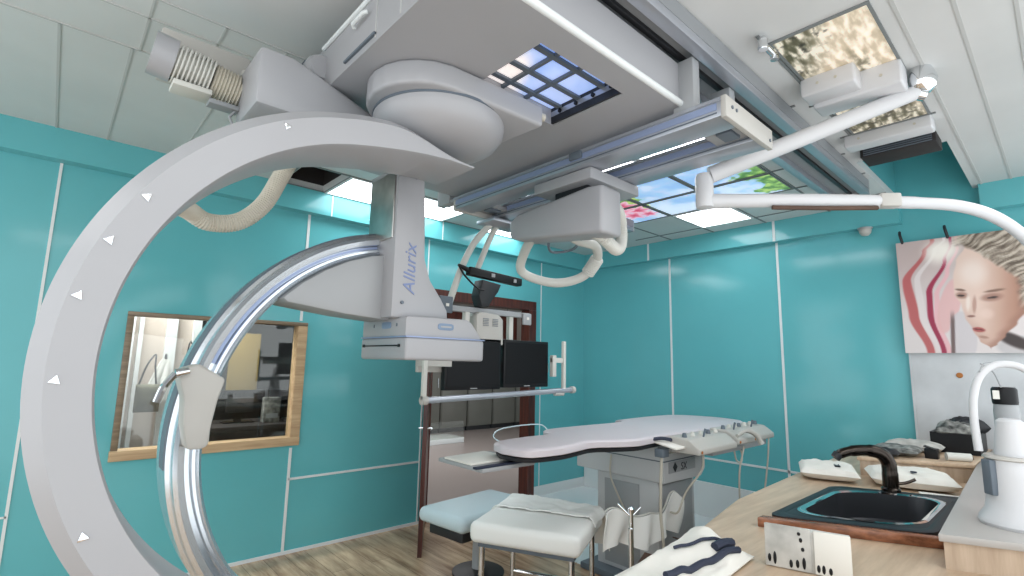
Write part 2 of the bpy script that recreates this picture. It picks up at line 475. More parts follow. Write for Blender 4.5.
struct(MB().box(2.8, 9.9, 10.3, 10.4, 0, 2.9).box(9.8, 9.9, WY + .1, 10.4, 0, 2.9).box(2.8, 2.85, WY + .1, 10.3, 0, 2.9), 'wall_corridor', M['cream'])
struct(MB().box(2.8, 9.9, WY + .1, 10.4, 2.9, 2.95), 'ceiling_corridor', M['ceil'])

# ---------------------------------------------------------------- the C-arm X-ray machine
G = thing('x_ray_gantry', 'big white ceiling-hung C-shaped X-ray machine with polished steel inner arc', 'x-ray machine', (1.04, 1.64, 2.58))
GX, GZ = 0.908, 1.556
ch = .035
arm_rings = []
for k in range(109):
    a_ = 68 + (262 - 68) * k / 108; ra = math.radians(a_)
    q_ = max(0.0, (104 - a_) / 36.0); ri = .815 + .112 * q_ * q_
    ro = (.95 + .03 * q_) * (1 - sstep(.35, 1.0, q_)) + (ri + .012) * sstep(.35, 1.0, q_)
    wd = ro - ri; cf = min(.038, wd * .3)
    pr = [(ri, 1.662), (ri + min(.006, wd * .2), 1.65), (ro - cf, 1.65), (ro, 1.65 + cf * 1.3), (ro, 1.93), (ro - min(.006, wd * .2), 1.94), (ri + min(.006, wd * .2), 1.94), (ri, 1.93)]
    arm_rings.append([Vector((GX + r_ * math.cos(ra), y_, GZ + r_ * math.sin(ra))) for r_, y_ in pr])
MB().rings(arm_rings).build('outer_arm', M['white'], G, angle=30)
for a, k in ((148.5, 0), (158, 0), (168, 0), (181.5, 0), (206.5, 0), (118, 0)):
    r = math.radians(a); c = Vector((GX + .892 * math.cos(r), 1.652, GZ + .892 * math.sin(r)))
    pts = [c + Vector((math.cos(q + r) * .015, 0, math.sin(q + r) * .015)) for q in (0.3, 2.4, 4.5)]
    MB().prism(pts, (0, -.006, 0), .0015).build('reflector_stud', M['chrome'], G)
# drum under the trolley on which the arm turns
MB().lathe([(.01, 2.492), (.08, 2.496), (.15, 2.506), (.21, 2.525), (.255, 2.552), (.282, 2.59), (.288, 2.62), (.288, 2.64), (.01, 2.64)], (1.17, 1.80, 0), 56).build('pivot_drum', M['white'], G, angle=35)
MB().lathe([(.01, 2.634), (.291, 2.634), (.291, 2.645), (.01, 2.645)], (1.17, 1.80, 0), 56).build('drum_seal', M['slate'], G)
# trolley block above the drum
tb = MB()
tb.prism([Vector((1.08 + .25 * math.cos(math.radians(q_)), 1.77 + .255 * math.sin(math.radians(q_)), 2.645)) for q_ in range(100, 261, 16)] + [Vector((1.495, 1.47, 2.625)), Vector((1.46, 2.0, 2.625))], (0, 0, .1), .015, 3)
tb.build('trolley_block', M['white'], G)
MB().cyl((1.49, 1.50, 2.685), (1.52, 1.495, 2.685), .018).build('end_bolt', M['hose'], G)
# side face of the carriage with its joints
# counterweight box behind the top of the arm
MB().prism([(.47, 2.0, 2.56), (.47, 2.0, 2.80), (.60, 2.0, 2.80), (.96, 2.0, 2.68), (1.0, 2.0, 2.56)], (0, .3, 0), .02).build('counterweight_box', M['white'], G)
# drive motor: bracket, ribbed cooling body, corrugated sleeve, end caps
MB().box(.19, .52, 2.36, 2.40, 2.70, 2.92, .006).build('motor_bracket', M['warmwhite'], G)
MB().cyl((.16, 2.30, 2.765), (.235, 2.30, 2.755), .085, .085, 24).build('motor_end_cap', M['white'], G)
mm = MB(); mm.cyl((.235, 2.30, 2.752), (.365, 2.30, 2.735), .062)
for k in range(9):
    x = .242 + k * .0145; z = 2.752 - (x - .235) * .13
    mm.cyl((x, 2.30, z), (x + .006, 2.30, z - .001), .08, .08, 24)
mm.box(.235, .37, 2.25, 2.35, 2.645, 2.668, .004)
mm.build('cooling_ribs', M['hosew'], G)
MB().corr([(.37, 2.30, 2.73), (.43, 2.30, 2.72), (.49, 2.30, 2.71)], .07, .14, .012, 20).build('corrugated_sleeve', M['hose'], G)
MB().cyl((.488, 2.30, 2.705), (.54, 2.30, 2.70), .074, .066, 24).build('sleeve_collar', M['white'], G)
MB().lathe([(.001, .03), (.02, .028), (.026, .015), (.026, 0), (.001, 0)], (.50, 2.31, 2.80), 16).build('lifting_eye', M['warmwhite'], G)
MB().box(.36, .47, 2.24, 2.30, 2.61, 2.63, .003).tube([(.47, 2.26, 2.63), (.44, 2.26, 2.58), (.455, 2.26, 2.55)], .006).build('motor_foot', M['midgrey'], G)
# corrugated cable hose hanging behind the arm
MB().corr([(.74, 2.32, 2.56), (.68, 2.33, 2.40), (.62, 2.33, 2.26), (.53, 2.33, 2.165), (.42, 2.33, 2.14), (.345, 2.30, 2.165), (.28, 2.2, 2.16), (.23, 2.06, 2.14), (.22, 1.92, 2.12)], .036, .10, .010, 14, 10).build('cable_hose', M['hose'], G)

# steel C arc
RX, RZ, RY = 1.295, 1.27, 2.2
prof = [(.838, RY), (.848, RY - .012), (.858, RY), (.868, RY), (.872, RY + .03), (.888, RY + .03), (.892, RY - .004), (.914, RY - .012), (.928, RY - .004), (.934, RY + .02), (.946, RY + .03), (.946, RY + .22), (.838, RY + .22)]
MB().arcband(prof, RX, RZ, 90, 270, 90).build('steel_arc', M['steel'], G, angle=25)
MB().arcband([(.946, RY + .03), (.952, RY + .035), (.952, RY + .12), (.946, RY + .12)], RX, RZ, 92, 185, 50).build('edge_seal', M['slate'], G)
MB().arcband([(.874, RY + .022), (.886, RY + .022), (.886, RY + .032), (.874, RY + .032)], RX, RZ, 92, 160, 40).build('blue_guide_strip', M['bluestrip'], G)
# clamp cover on the inside of the arc
MB().prism([(.335, 2.10, 1.545), (.40, 2.10, 1.57), (.492, 2.10, 1.515), (.472, 2.10, 1.44), (.458, 2.10, 1.34), (.458, 2.10, 1.285), (.44, 2.10, 1.27), (.39, 2.10, 1.272), (.37, 2.10, 1.36), (.365, 2.10, 1.45)], (0, .10, 0), .012).build('clamp_cover', M['warmwhite'], G)
MB().cyl((.33, 2.09, 1.535), (.37, 2.09, 1.545), .016, .012, 12).tube([(.33, 2.09, 1.535), (.30, 2.09, 1.49), (.285, 2.09, 1.44)], .012, 8, 4).build('clamp_lever', M['chrome'], G)
# carriage joining the outer arm and the steel arc, low down
MB().box(.56, .86, 1.88, 2.24, .44, .70, .03).build('arc_carriage', M['white'], G)
# tube housing at the bottom of the arc
MB().prism([(1.05, 2.05, .22), (1.05, 2.05, .40), (1.15, 2.05, .46), (1.45, 2.05, .46), (1.55, 2.05, .40), (1.55, 2.05, .22)], (0, .36, 0), .03).build('tube_housing', M['white'], G)
# web that carries the detector column
ap = [(RX + .838 * math.cos(math.radians(a)), 2.15, RZ + .838 * math.sin(math.radians(a))) for a in (137, 130, 122, 114, 106, 99)]
MB().prism(ap + [(1.17, 2.15, 1.78), (.95, 2.15, 1.795), (.70, 2.15, 1.825)], (0, .2, 0), .008).build('detector_bracket', M['grey'], G)
# detector column
MB().prism([(1.12, 2.05, 1.79), (1.43, 2.05, 1.79), (1.425, 2.05, 1.84), (1.385, 2.05, 1.90), (1.32, 2.05, 1.98), (1.285, 2.05, 2.08), (1.275, 2.05, 2.30), (1.262, 2.05, 2.50), (1.235, 2.05, 2.535), (1.12, 2.05, 2.51)], (0, .28, 0), .008).build('detector_column', M['white'], G)
MB().box(1.112, 1.122, 2.07, 2.31, 2.16, 2.485, .003).build('column_side_panel', M['brushed'], G)
for xx, zz in ((1.215, 2.47), (1.17, 1.86)): MB().cyl((xx, 2.052, zz), (xx, 2.042, zz), .008, .008, 12).build('column_screw', M['slate'], G)
def text_mesh(name, body, size, m, parent, rot, loc, shear=0.0):
    fc = bpy.data.curves.new(name, 'FONT'); fc.body = body; fc.size = size; fc.extrude = .0008; fc.shear = shear
    tmp = bpy.data.objects.new(name, fc); COL.objects.link(tmp)
    me = bpy.data.meshes.new_from_object(tmp.evaluated_get(bpy.context.evaluated_depsgraph_get()))
    bpy.data.objects.remove(tmp); bpy.data.curves.remove(fc)
    me.materials.clear(); me.materials.append(m)
    o = bpy.data.objects.new(name, me); link(o, parent); BASE[o.name] = BASE[parent.name]
    o.rotation_euler = rot; o.location = Vector(loc) - BASE[parent.name]
    return o
text_mesh('lettering', 'Allurix', .088, M['lettering'], G, (PI / 2, -PI / 2, 0), (1.232, 2.0475, 1.90), .25)
# flat detector
MB().prism([(1.16, 1.985, 1.705), (1.16, 1.985, 1.785), (1.17, 1.985, 1.795), (1.50, 1.985, 1.80), (1.53, 1.985, 1.785), (1.59, 1.985, 1.715), (1.59, 1.985, 1.705)], (0, .42, 0), .006).build('detector_upper_housing', M['white'], G)
dl = MB().box(1.16, 1.605, 1.975, 2.415, 1.598, 1.702, .014, 3).build('detector_lower_housing', M['white'], G)
MB().box(1.158, 1.607, 1.973, 2.417, 1.700, 1.706, .001).build('detector_trim_line', M['bluestrip'], G)
MB().box(1.155, 1.165, 2.03, 2.38, 1.660, 1.666, .001).box(1.153, 1.165, 2.025, 2.04, 1.656, 1.67, .002).box(1.153, 1.165, 2.37, 2.385, 1.656, 1.67, .002).build('detector_slot', M['black'], dl)
def badge(c, w, h, n):
    pts = []
    for k in range(24):
        q = 2 * PI * k / 24; cx = abs(math.cos(q)) ** .5 * math.copysign(1, math.cos(q)); sz = abs(math.sin(q)) ** .5 * math.copysign(1, math.sin(q))
        pts.append((c[0] + (w * cx if n == 'y' else 0), c[1] + (w * cx if n == 'x' else 0), c[2] + h * sz))
    return MB().prism(pts, (0, -.004, 0) if n == 'y' else (-.004, 0, 0), .001)
b_ = badge((1.375, 1.986, 1.757), .045, .016, 'y').build('detector_badge', M['pillgrey'], G)
MB().box(1.345, 1.405, 1.979, 1.982, 1.753, 1.761).build('badge_lettering', M['grey'], b_)
badge((1.161, 2.16, 1.757), .045, .016, 'x').build('detector_badge', M['pillgrey'], G)
MB().box(1.157, 1.162, 2.06, 2.068, 1.75, 1.765).box(1.157, 1.162, 2.28, 2.286, 1.75, 1.765).build('detector_mark', M['slate'], G)

# ---------------------------------------------------------------- ceiling carriage (flat white slab with an opening) and the sky print above it
HX0, HX1, HY0, HY1 = 1.19, 1.69, 1.19, 1.60
CG = thing('ceiling_carriage', 'wide flat white ceiling carriage with a square opening onto a sky print', 'ceiling carriage', (1.4, 1.9, 2.74))
sm = MB()
for a, b, c, d in rects_minus(.75, 2.06, 1.08, 2.83, [(HX0, HX1, HY0, HY1)]): sm.box(a, b, c, d, 2.745, 2.955)
sm.build('slab', M['white'], CG)
MB().tube([(.745, 2.1, 2.95), (.745, 1.08, 2.95)], .010, 8).tube([(.745, 1.075, 2.76), (2.06, 1.075, 2.76)], .016, 10).build('edge_bead', M['grout'], CG)
for y in (1.60, 1.42, 1.30): MB().box(.746, .75, y, y + .003, 2.76, 2.95).build('cover_joint', M['seam'], CG)
MB().box(.740, .75, 1.60, 1.86, 2.772, 2.782).build('cover_slot', M['slate'], CG)
MB().tube([(.738, 1.66, 2.89), (.726, 1.67, 2.885), (.726, 1.76, 2.885), (.738, 1.77, 2.88)], .008, 8).build('grab_handle', M['grout'], CG)
MB().lathe([(.001, -.05), (.05, -.05), (.062, -.03), (.062, .03), (.05, .05), (.001, .05)], (.735, 2.12, 2.85), 24, Matrix.Rotation(PI / 2, 3, 'X')).build('cable_collar', M['white'], CG)
MB().lathe([(.001, -.012), (.066, -.012), (.066, .012), (.001, .012)], (.735, 2.15, 2.85), 24, Matrix.Rotation(PI / 2, 3, 'X')).build('collar_ring', M['slate'], CG)
fr = MB().box(HX1 - .012, HX1, HY0, HY1, 2.75, 2.84).build('opening_frame', M['dark'], CG)
q = MB()
for k in range(4): q.cyl((HX1 - .012, HY0 + .05 + k * .1, 2.795), (HX1 - .02, HY0 + .05 + k * .1, 2.795), .01, .01, 10)
q.build('frame_bolt', M['black'], fr)
MB().box(HX1 - .013, HX1 - .011, HY0, HY1, 2.783, 2.808).build('frame_rail', M['alu'], fr)
def skycol(p):
    t_ = fbm(p.x * 3 + 4, p.y * 3, 2, 4)
    c = mixc((128, 164, 234), (178, 198, 244), sstep(-.6, .6, t_))
    return mixc(c, (250, 240, 236), sstep(1.46, 1.36, p.x - (p.y - 1.5) * .6 + .04 * t_) * sstep(1.30, 1.42, p.y))
SP = thing('sky_print', 'backlit blue sky print with dark window bars inside the carriage opening', 'light panel', (1.44, 1.4, 2.81))
MB().grid(lambda u, v: Vector((HX0 + .002 + (HX1 - HX0 - .016) * u, HY0 + .002 + (HY1 - HY0 - .004) * v, 2.825)), 30, 30).build('print', M['litsky'], SP, color=skycol, smooth=False)
for y in (1.285, 1.425, 1.54): MB().box(HX0, HX1 - .014, y - .012, y + .012, 2.806, 2.818).build('window_bar', M['slate'], SP)
for x in (1.36, 1.50): MB().box(x - .008, x + .008, HY0, HY1, 2.808, 2.822).build('window_bar', M['slate'], SP)
# ---------------------------------------------------------------- ceiling tracks
def track(y0, y1, x0, x1, label, lamp):
    T = thing('ceiling_track', label, 'ceiling track', ((x0 + x1) / 2, (y0 + y1) / 2, CZ))
    MB().box(x0, x1, y0, y1, 3.0, CZ - .006).build('channel', M['midgrey'], T)
    MB().box(x0, x1, y0, y0 + .055, 2.955, 3.0, .004).build('lip', M['alu'], T)
    MB().box(x0, x1, y1 - .055, y1, 2.955, 3.0, .004).build('lip', M['alu'], T)
    MB().box(x0, x1, y0 + .115, y0 + .14, 2.98, 3.0, .003).build('cable_slot', M['dark'], T)
    MB().box(x1, x1 + .02, y0, y1, 2.955, CZ - .006, .003).build('end_cap', M['grey'], T)
    return T
T1 = track(.95, 1.22, .55, 4.60, 'long grey ceiling track running to the right wall above the poster arm', True)
T2 = track(2.92, 3.2, .8, 4.30, 'long grey ceiling track on the far side of the monitor trolley', False)
cf = thing('conduit_fitting', 'chrome conduit fitting on the long ceiling track at the top of the photo', 'fitting', (2.25, .80, 3.0))
MB().lathe([(.001, 0), (.02, 0), (.024, .01), (.018, .03), (.022, .045), (.014, .06), (.001, .06)], (2.2, .80, 3.0), 14).build('socket', M['chrome'], cf)
MB().cyl((2.2, .80, 3.03), (2.33, .80, 3.03), .016, .014, 12).lathe([(.001, 0), (.018, 0), (.02, .02), (.001, .06)], (2.33, .80, 3.01), 12).build('coupling', M['chrome'], cf)

# ---------------------------------------------------------------- bridge of two rails
BR = thing('rail_bridge', 'pair of aluminium rails bridging below the ceiling and carrying the monitor trolley', 'rail', (2.2, 1.8, 2.58))
for x0, x1 in ((1.94, 2.09), (2.27, 2.41)):
    MB().box(x0, x1, .88, 2.76, 2.625, 2.70, .004).box(x0 - .008, x1 + .008, .88, 2.76, 2.69, 2.705).build('rail', M['alu'], BR)
    MB().box(x0 - .004, x0, .9, 2.74, 2.655, 2.685).build('film_strip', M['bluestrip'], BR)
    MB().box(x0 - .003, x0, .9, 2.74, 2.640, 2.645).build('rail_groove', M['slate'], BR)
for y in (.87, 2.75):
    p_ = MB().box(1.935, 2.415, y - .012, y + .012, 2.615, 2.71, .003).build('end_plate', M['warmwhite'], BR)
    for xx, zz in ((1.99, 2.67), (2.03, 2.67), (2.38, 2.65)): MB().cyl((xx, y - .016, zz), (xx, y + .016, zz), .008, .008, 10).build('plate_bolt', M['slate'], p_)
for y in (.9, 2.58): MB().box(2.09, 2.27, y, y + .16, 2.65, 2.68, .003).build('cross_member', M['grey'], BR)
for y in (.93, 2.6): MB().box(2.13, 2.23, y, y + .07, 2.635, 2.652, .003).build('rail_stop', M['slate'], BR)
for xa in (1.99, 2.35):
    for yb in (1.06, 2.9): MB().box(xa - .03, xa + .03, yb - .05, yb + .05 if yb < 2 else yb + .1, 2.70, 2.96, .004).build('hanger', M['grey'], BR)
MB().box(1.97, 2.03, 2.70, 2.95, 2.70, 2.72).box(2.32, 2.38, 2.70, 2.95, 2.70, 2.72).build('hanger_arm', M['grey'], BR)
MB().box(1.92, 1.938, 1.62, 1.70, 2.66, 2.70, .004).build('cable_clip', M['slate'], BR)

# ---------------------------------------------------------------- monitor suspension
MS = thing('monitor_suspension', 'ceiling-hung frame of poles and white hoses that carries the two monitors', 'monitor stand', (2.2, 1.9, 2.585))
MB().box(1.98, 2.42, 1.60, 2.02, 2.56, 2.622, .006).build('trolley_plate', M['white'], MS)
MB().box(2.05, 2.22, 1.68, 1.92, 2.49, 2.565, .01).build('swivel', M['dark'], MS)
MB().prism([(1.97, 1.52, 2.25), (1.97, 1.52, 2.505), (1.97, 1.62, 2.515), (1.97, 2.16, 2.47), (1.97, 2.22, 2.44), (1.97, 2.22, 2.34), (1.97, 2.16, 2.315)], (.17, 0, 0), .022, 3).build('trolley_housing', M['white'], MS)
MB().corr([(2.08, 1.66, 2.30), (2.16, 1.64, 2.26), (2.28, 1.66, 2.235), (2.38, 1.70, 2.30), (2.38, 1.70, 2.41), (2.28, 1.66, 2.47), (2.12, 1.64, 2.45)], .034, .10, .012, 14, 8).build('hose', M['hosew'], MS)
MB().tube([(2.05, 2.10, 2.34), (2.16, 2.28, 2.29), (2.22, 2.38, 2.21), (2.30, 2.37, 2.16), (2.44, 2.26, 2.125), (2.56, 2.14, 2.17), (2.56, 2.02, 2.27), (2.44, 1.94, 2.325), (2.26, 1.93, 2.33), (2.09, 1.9, 2.36)], .030, 14, 8).build('hose', M['hosew'], MS)
MB().corr([(2.575, 2.11, 2.19), (2.57, 2.06, 2.235), (2.555, 2.01, 2.275)], .042, .14, .014, 14, 8).build('hose_sleeve', M['hosew'], MS)
MB().tube([(2.1, 2.0, 2.34), (2.13, 2.04, 2.28), (2.22, 2.08, 2.27), (2.3, 2.0, 2.29), (2.26, 1.9, 2.33)], .008, 8, 8).build('cable', M['slate'], MS)
# poles and yoke, all near y = 2.9
YM = 2.9
MB().tube([(2.30, 2.80, 2.60), (2.20, 2.86, 2.45), (2.12, YM, 2.25), (2.02, YM, 1.97)], .024, 12, 6).build('slanted_pole', M['hosew'], MS)
MB().tube([(2.36, 2.80, 2.60), (2.33, 2.84, 2.5), (2.26, YM, 2.25)], .022, 12, 5).build('pole', M['hosew'], MS)
MB().box(2.20, 2.52, 2.64, 2.84, 2.585, 2.613, .006).build('yoke_head', M['alu'], MS)
MB().box(1.985, 2.80, YM - .02, YM + .02, 1.945, 1.985, .004).build('yoke_beam', M['grey'], MS)
MB().box(1.925, 2.035, YM - .04, YM - .02, 1.925, 2.04, .006).build('joint_box', M['slate'], MS)
MB().box(2.71, 2.80, YM - .04, YM - .02, 1.89, 1.98, .006).build('joint_box', M['grey'], MS)
MB().box(1.975, 2.0, YM - .044, YM - .04, 1.97, 1.99).box(2.745, 2.77, YM - .044, YM - .04, 1.93, 1.95).build('joint_label', M['paper'], MS)
MB().box(2.16, 2.20, YM - .02, YM + .02, 1.70, 1.95, .004).build('upright', M['hosew'], MS)
MB().prism([(2.235, YM - .06, 1.72), (2.235, YM - .06, 1.93), (2.26, YM - .06, 1.955), (2.44, YM - .06, 1.945), (2.485, YM - .06, 1.91), (2.49, YM - .06, 1.72)], (0, .12, 0), .01).build('control_box', M['warmwhite'], MS)
v = MB()
for cx in (2.315, 2.405):
    for k in range(5): v.box(cx - .025, cx + .025, YM - .066, YM - .06, 1.855 + k * .012, 1.861 + k * .012)
v.build('vent', M['midgrey'], MS)
# dark handle bar with a pivot block
MB().obox((2.40, YM - .05, 2.225), (.255, .03, .03), Matrix.Rotation(math.radians(3), 3, 'Y'), .008).build('handle_bar', M['black'], MS)
MB().prism([(2.27, YM - .07, 2.19), (2.45, YM - .07, 2.17), (2.42, YM - .07, 2.11), (2.37, YM - .07, 2.05), (2.33, YM - .07, 1.99), (2.27, YM - .07, 1.99), (2.24, YM - .07, 2.07)], (0, .10, 0), .008).build('pivot_block', M['dark'], MS)
MB().cyl((2.16, YM - .05, 2.24), (2.06, YM - .05, 2.27), .022, .010, 12).tube([(2.06, YM - .05, 2.27), (2.12, YM - .05, 2.2), (2.22, YM - .07, 2.12), (2.28, YM - .07, 2.11)], .007, 8, 6).build('handle_grip', M['black'], MS)
MB().box(2.34, 2.37, YM - .088, YM - .08, 2.215, 2.24).box(2.56, 2.585, YM - .088, YM - .08, 2.2, 2.225).build('warning_label', M['grey'], MS)
# lower bumper bar with end uprights
MB().cyl((1.80, YM - .10, 1.345), (3.22, YM - .10, 1.383), .021, .021, 16).build('bumper_bar', M['alu'], MS)
for xa, xb, zz, rr_ in ((1.775, 1.815, 1.345, .028), (3.205, 3.24, 1.383, .028), (3.01, 3.11, 1.355, .016)): MB().cyl((xa, YM - .10, zz), (xb, YM - .10, zz), rr_).build('bar_end', M['warmwhite'], MS)
MB().box(1.775, 1.805, YM - .115, YM - .085, 1.345, 1.68, .006).build('end_upright', M['hosew'], MS)
MB().box(3.10, 3.13, YM - .115, YM - .085, 1.385, 1.775, .006).build('end_upright', M['hosew'], MS)
MB().box(2.98, 3.12, YM - .105, YM - .075, 1.60, 1.64, .005).box(2.98, 3.02, YM - .11, YM - .07, 1.49, 1.66, .005).build('side_bracket', M['hosew'], MS)
MB().box(1.80, 3.04, YM + .0, YM + .03, 1.52, 1.60, .004).box(1.80, 2.0, YM - .1, YM + .03, 1.56, 1.60).build('back_rail', M['warmwhite'], MS)
MB().box(2.16, 2.20, YM - .0, YM + .035, 1.56, 1.72).box(2.60, 2.64, YM, YM + .035, 1.56, 1.96).build('back_upright', M['hosew'], MS)

def monitor(x0, x1, z0, z1, label):
    m = thing('monitor', label, 'monitor', ((x0 + x1) / 2, YM - .03, z0), 'black monitors on the suspension')
    MB().box(x0, x1, YM - .06, YM - .015, z0, z1, .006).box(x0 + .08, x1 - .08, YM - .02, YM, z0 + .06, z1 - .06, .006).build('bezel', M['black'], m)
    MB().box(x0 + .018, x1 - .018, YM - .0625, YM - .0605, z0 + .028, z1 - .02).build('screen', M['screen'], m)
    cx = (x0 + x1) / 2
    MB().box(cx - .03, cx + .03, YM - .064, YM - .061, z0 + .008, z0 + .014).build('maker_plate', M['grey'], m)
monitor(1.975, 2.47, 1.40, 1.765, 'black flat monitor partly hidden by the X-ray detector')
monitor(2.50, 2.975, 1.41, 1.765, 'black flat monitor nearer the right end of the bumper bar')

# ---------------------------------------------------------------- ceiling lights and backlit prints
def light_panel(x0, x1, y0, y1, label):
    L = thing('light_panel', label, 'ceiling light', ((x0 + x1) / 2, (y0 + y1) / 2, CZ - .012), 'square ceiling lights')
    MB().box(x0 + .02, x1 - .02, y0 + .02, y1 - .02, CZ - .006, CZ - .001).build('diffuser', M['light'], L)
    f = MB()
    for a, b, c, d in rects_minus(x0, x1, y0, y1, [(x0 + .02, x1 - .02, y0 + .02, y1 - .02)]): f.box(a, b, c, d, CZ - .012, CZ)
    f.build('rim', M['grout'], L)
light_panel(1.67, 2.30, 3.84, 4.40, 'square ceiling light next to the dark open tile')
light_panel(2.32, 2.94, 3.84, 4.40, 'square ceiling light above the wall behind the detector column')
light_panel(3.50, 4.08, 3.90, 4.40, 'square ceiling light in the far corner above the monitors')
light_panel(4.44, 5.05, 2.01, 2.55, 'square ceiling light by the right wall below the sky print')
light_panel(2.80, 3.38, 1.44, 1.99, 'ceiling light above the rails at their nearer end')
light_panel(2.80, 3.38, 2.01, 2.55, 'ceiling light above the rails behind the monitor trolley housing')

def scene_col(p):
    x, y = p.x, p.y
    n = fbm(x * 3.1, y * 3.1, 1.0, 4)
    c = mixc((150, 186, 232), (214, 228, 248), sstep(-.5, .5, n + (x - 3.9) * .3))
    g = fbm(x * 14, y * 14, 3.0, 4)
    fol = sstep(.62, .0, math.hypot((x - 4.05) / 1.15, (y - 1.32) / .95) - .28 * fbm(x * 5, y * 5, 9, 3))
    if fol > .35: c = mixc(c, mixc((70, 118, 50), (176, 204, 110), sstep(-.6, .7, g)), sstep(.35, .5, fol))
    fol2 = sstep(.50, .0, math.hypot((x - 3.72) / 1.0, (y - 2.66) / .55) - .22 * fbm(x * 6 + 7, y * 6, 2, 3))
    if fol2 > .3: c = mixc(c, mixc((84, 132, 60), (196, 222, 120), sstep(-.6, .7, g)), sstep(.3, .45, fol2))
    for fx, fy, fr in ((3.86, 2.74, .12), (4.06, 2.70, .11), (3.98, 2.86, .12), (4.18, 2.82, .10), (3.72, 2.85, .09), (4.22, 2.68, .08), (3.88, 2.98, .08)):
        d = math.hypot(x - fx, y - fy) * (1 + .25 * math.sin(6 * math.atan2(y - fy, x - fx)))
        if d < fr: c = mixc((196, 60, 96), (246, 190, 206), sstep(0, fr, d))
    return c
def print_panel(x0, x1, y0, y1, label, colf, nm='backlit_print', n=44):
    L = thing(nm, label, 'light panel', ((x0 + x1) / 2, (y0 + y1) / 2, CZ - .012), 'backlit nature prints in the ceiling')
    MB().grid(lambda u, v: Vector((x0 + .012 + (x1 - x0 - .024) * u, y0 + .012 + (y1 - y0 - .024) * v, CZ - .004)), n, n).build('print', M['litsky'], L, color=colf, smooth=False)
    f = MB()
    for a, b, c, d in rects_minus(x0, x1, y0, y1, [(x0 + .012, x1 - .012, y0 + .012, y1 - .012)]): f.box(a, b, c, d, CZ - .01, CZ)
    f.build('rim', M['tee'], L)
print_panel(3.40, 3.91, 1.43, 1.99, 'ceiling print of sky with a leafy branch, farther from the right wall', scene_col)
print_panel(3.93, 4.42, 1.43, 1.99, 'ceiling print of green leafy branches nearest the right wall', scene_col)
print_panel(3.40, 3.91, 2.01, 2.55, 'ceiling print of pale sky with leaf tips beside the flower print', scene_col)
print_panel(3.93, 4.42, 2.01, 2.55, 'ceiling print of plain blue sky next to the square light', scene_col)
print_panel(3.40, 3.91, 2.57, 3.07, 'ceiling print of pink flowers and green leaves', scene_col)
print_panel(3.93, 4.42, 2.57, 3.07, 'ceiling print with flower edge and blue sky behind the hose loop', scene_col)

def bark_col(p):
    x, y = p.x, p.y
    s1 = fbm(x * 9, y * 34, 4, 4); s2 = fbm(x * 26, y * 26, 8, 3)
    c = mixc((74, 70, 50), (206, 198, 182), sstep(-.45, .5, s1))
    c = mixc(c, (40, 36, 26), sstep(.15, .75, s2) * .9)
    tr = sstep(.16, .03, abs((y - .60) - .35 * (x - 2.6) + .05 * s1)) + sstep(.10, .03, abs((y - .47) + .1 * (x - 2.6)))
    return mixc(c, mixc((190, 174, 150), (226, 214, 198), sstep(-.5, .5, s1)), min(1, tr) * .85)
print_panel(2.29, 2.98, .42, .81, 'large ceiling print of pale tree bark at the top of the photo', bark_col, 'bark_print', 70)
print_panel(3.08, 3.62, .42, .81, 'narrow ceiling print of tree bark beyond the white trays', bark_col, 'bark_print', 60)
def tray(x0, x1, y0, y1, z0, z1, label):
    T = thing('ceiling_tray', label, 'ceiling light', ((x0 + x1) / 2, (y0 + y1) / 2, z0), 'white trays under the bark prints')
    MB().box(x0, x1, y0, y1, z0, z1, .012, 3).build('body', M['enamel'], T)
    for yy in (y0 + .08, y1 - .08):
        MB().cyl((x0 - .004, yy, (z0 + z1) / 2), (x0 + .004, yy, (z0 + z1) / 2), .007, .007, 10).build('screw', M['hose'], T)
tray(2.72, 2.86, .58, .82, 2.98, CZ, 'smaller white tray below the bark print, set back to the left')
tray(2.84, 2.98, .42, .80, 2.955, CZ, 'larger white tray with screws below the bark print')
tray(3.62, 3.74, .42, .86, 3.0, CZ, 'thin white tray between narrow bark print and dark vent')
V = thing('air_vent', 'dark slotted air vent in the ceiling before the teal recess', 'vent', (3.98, .65, 3.0))
MB().box(3.90, 4.12, .44, .84, 3.01, CZ, .006).build('housing', M['void'], V)
for k in range(4):
    MB().box(3.893, 3.90, .46, .82, 3.018 + k * .014, 3.024 + k * .014).build('slat', M['slate'], V)

ds = thing('dome_sensor', 'small white dome sensor under the teal band above the counter', 'sensor', (5.35, 1.16, 2.87))
MB().lathe([(.001, -.075), (.028, -.068), (.045, -.045), (.05, -.02), (.04, 0), (.001, 0)], (5.35, 1.16, 2.87), 20).build('dome', M['warmwhite'], ds)
MB().lathe([(.055, -.012), (.06, 0), (.001, 0), (.001, -.012)], (5.35, 1.16, 2.87), 20).build('mounting_ring', M['grey'], ds)

# ---------------------------------------------------------------- ceiling-mounted swing arm at the right
AR = thing('swing_arm', 'long white jointed swing arm hung from the ceiling at the right', 'swing arm', (3.04, .38, CZ))
MB().lathe([(.001, -.13), (.035, -.125), (.06, -.10), (.068, -.06), (.058, -.02), (.05, 0), (.001, 0)], (3.04, .38, CZ), 24).build('ceiling_mount', M['chrome'], AR)
MB().tube([(3.03, .40, 2.965), (2.52, 1.22, 2.615)], [.038, .046], 16).build('spring_arm', M['enamel'], AR)
MB().cyl((3.05, .37, 2.945), (3.02, .41, 2.96), .03, .03).build('joint_pin', M['chrome'], AR)
MB().lathe([(.001, -.01), (.045, 0), (.047, .02), (.047, .16), (.04, .185), (.001, .19)], (2.50, 1.245, 2.435), 20).build('elbow', M['enamel'], AR)
MB().tube([(2.50, 1.245, 2.47), (2.6, 1.13, 2.47), (2.85, .85, 2.468), (3.08, .60, 2.46)], [.042, .038, .036, .034], 14).build('extension_arm', M['enamel'], AR)
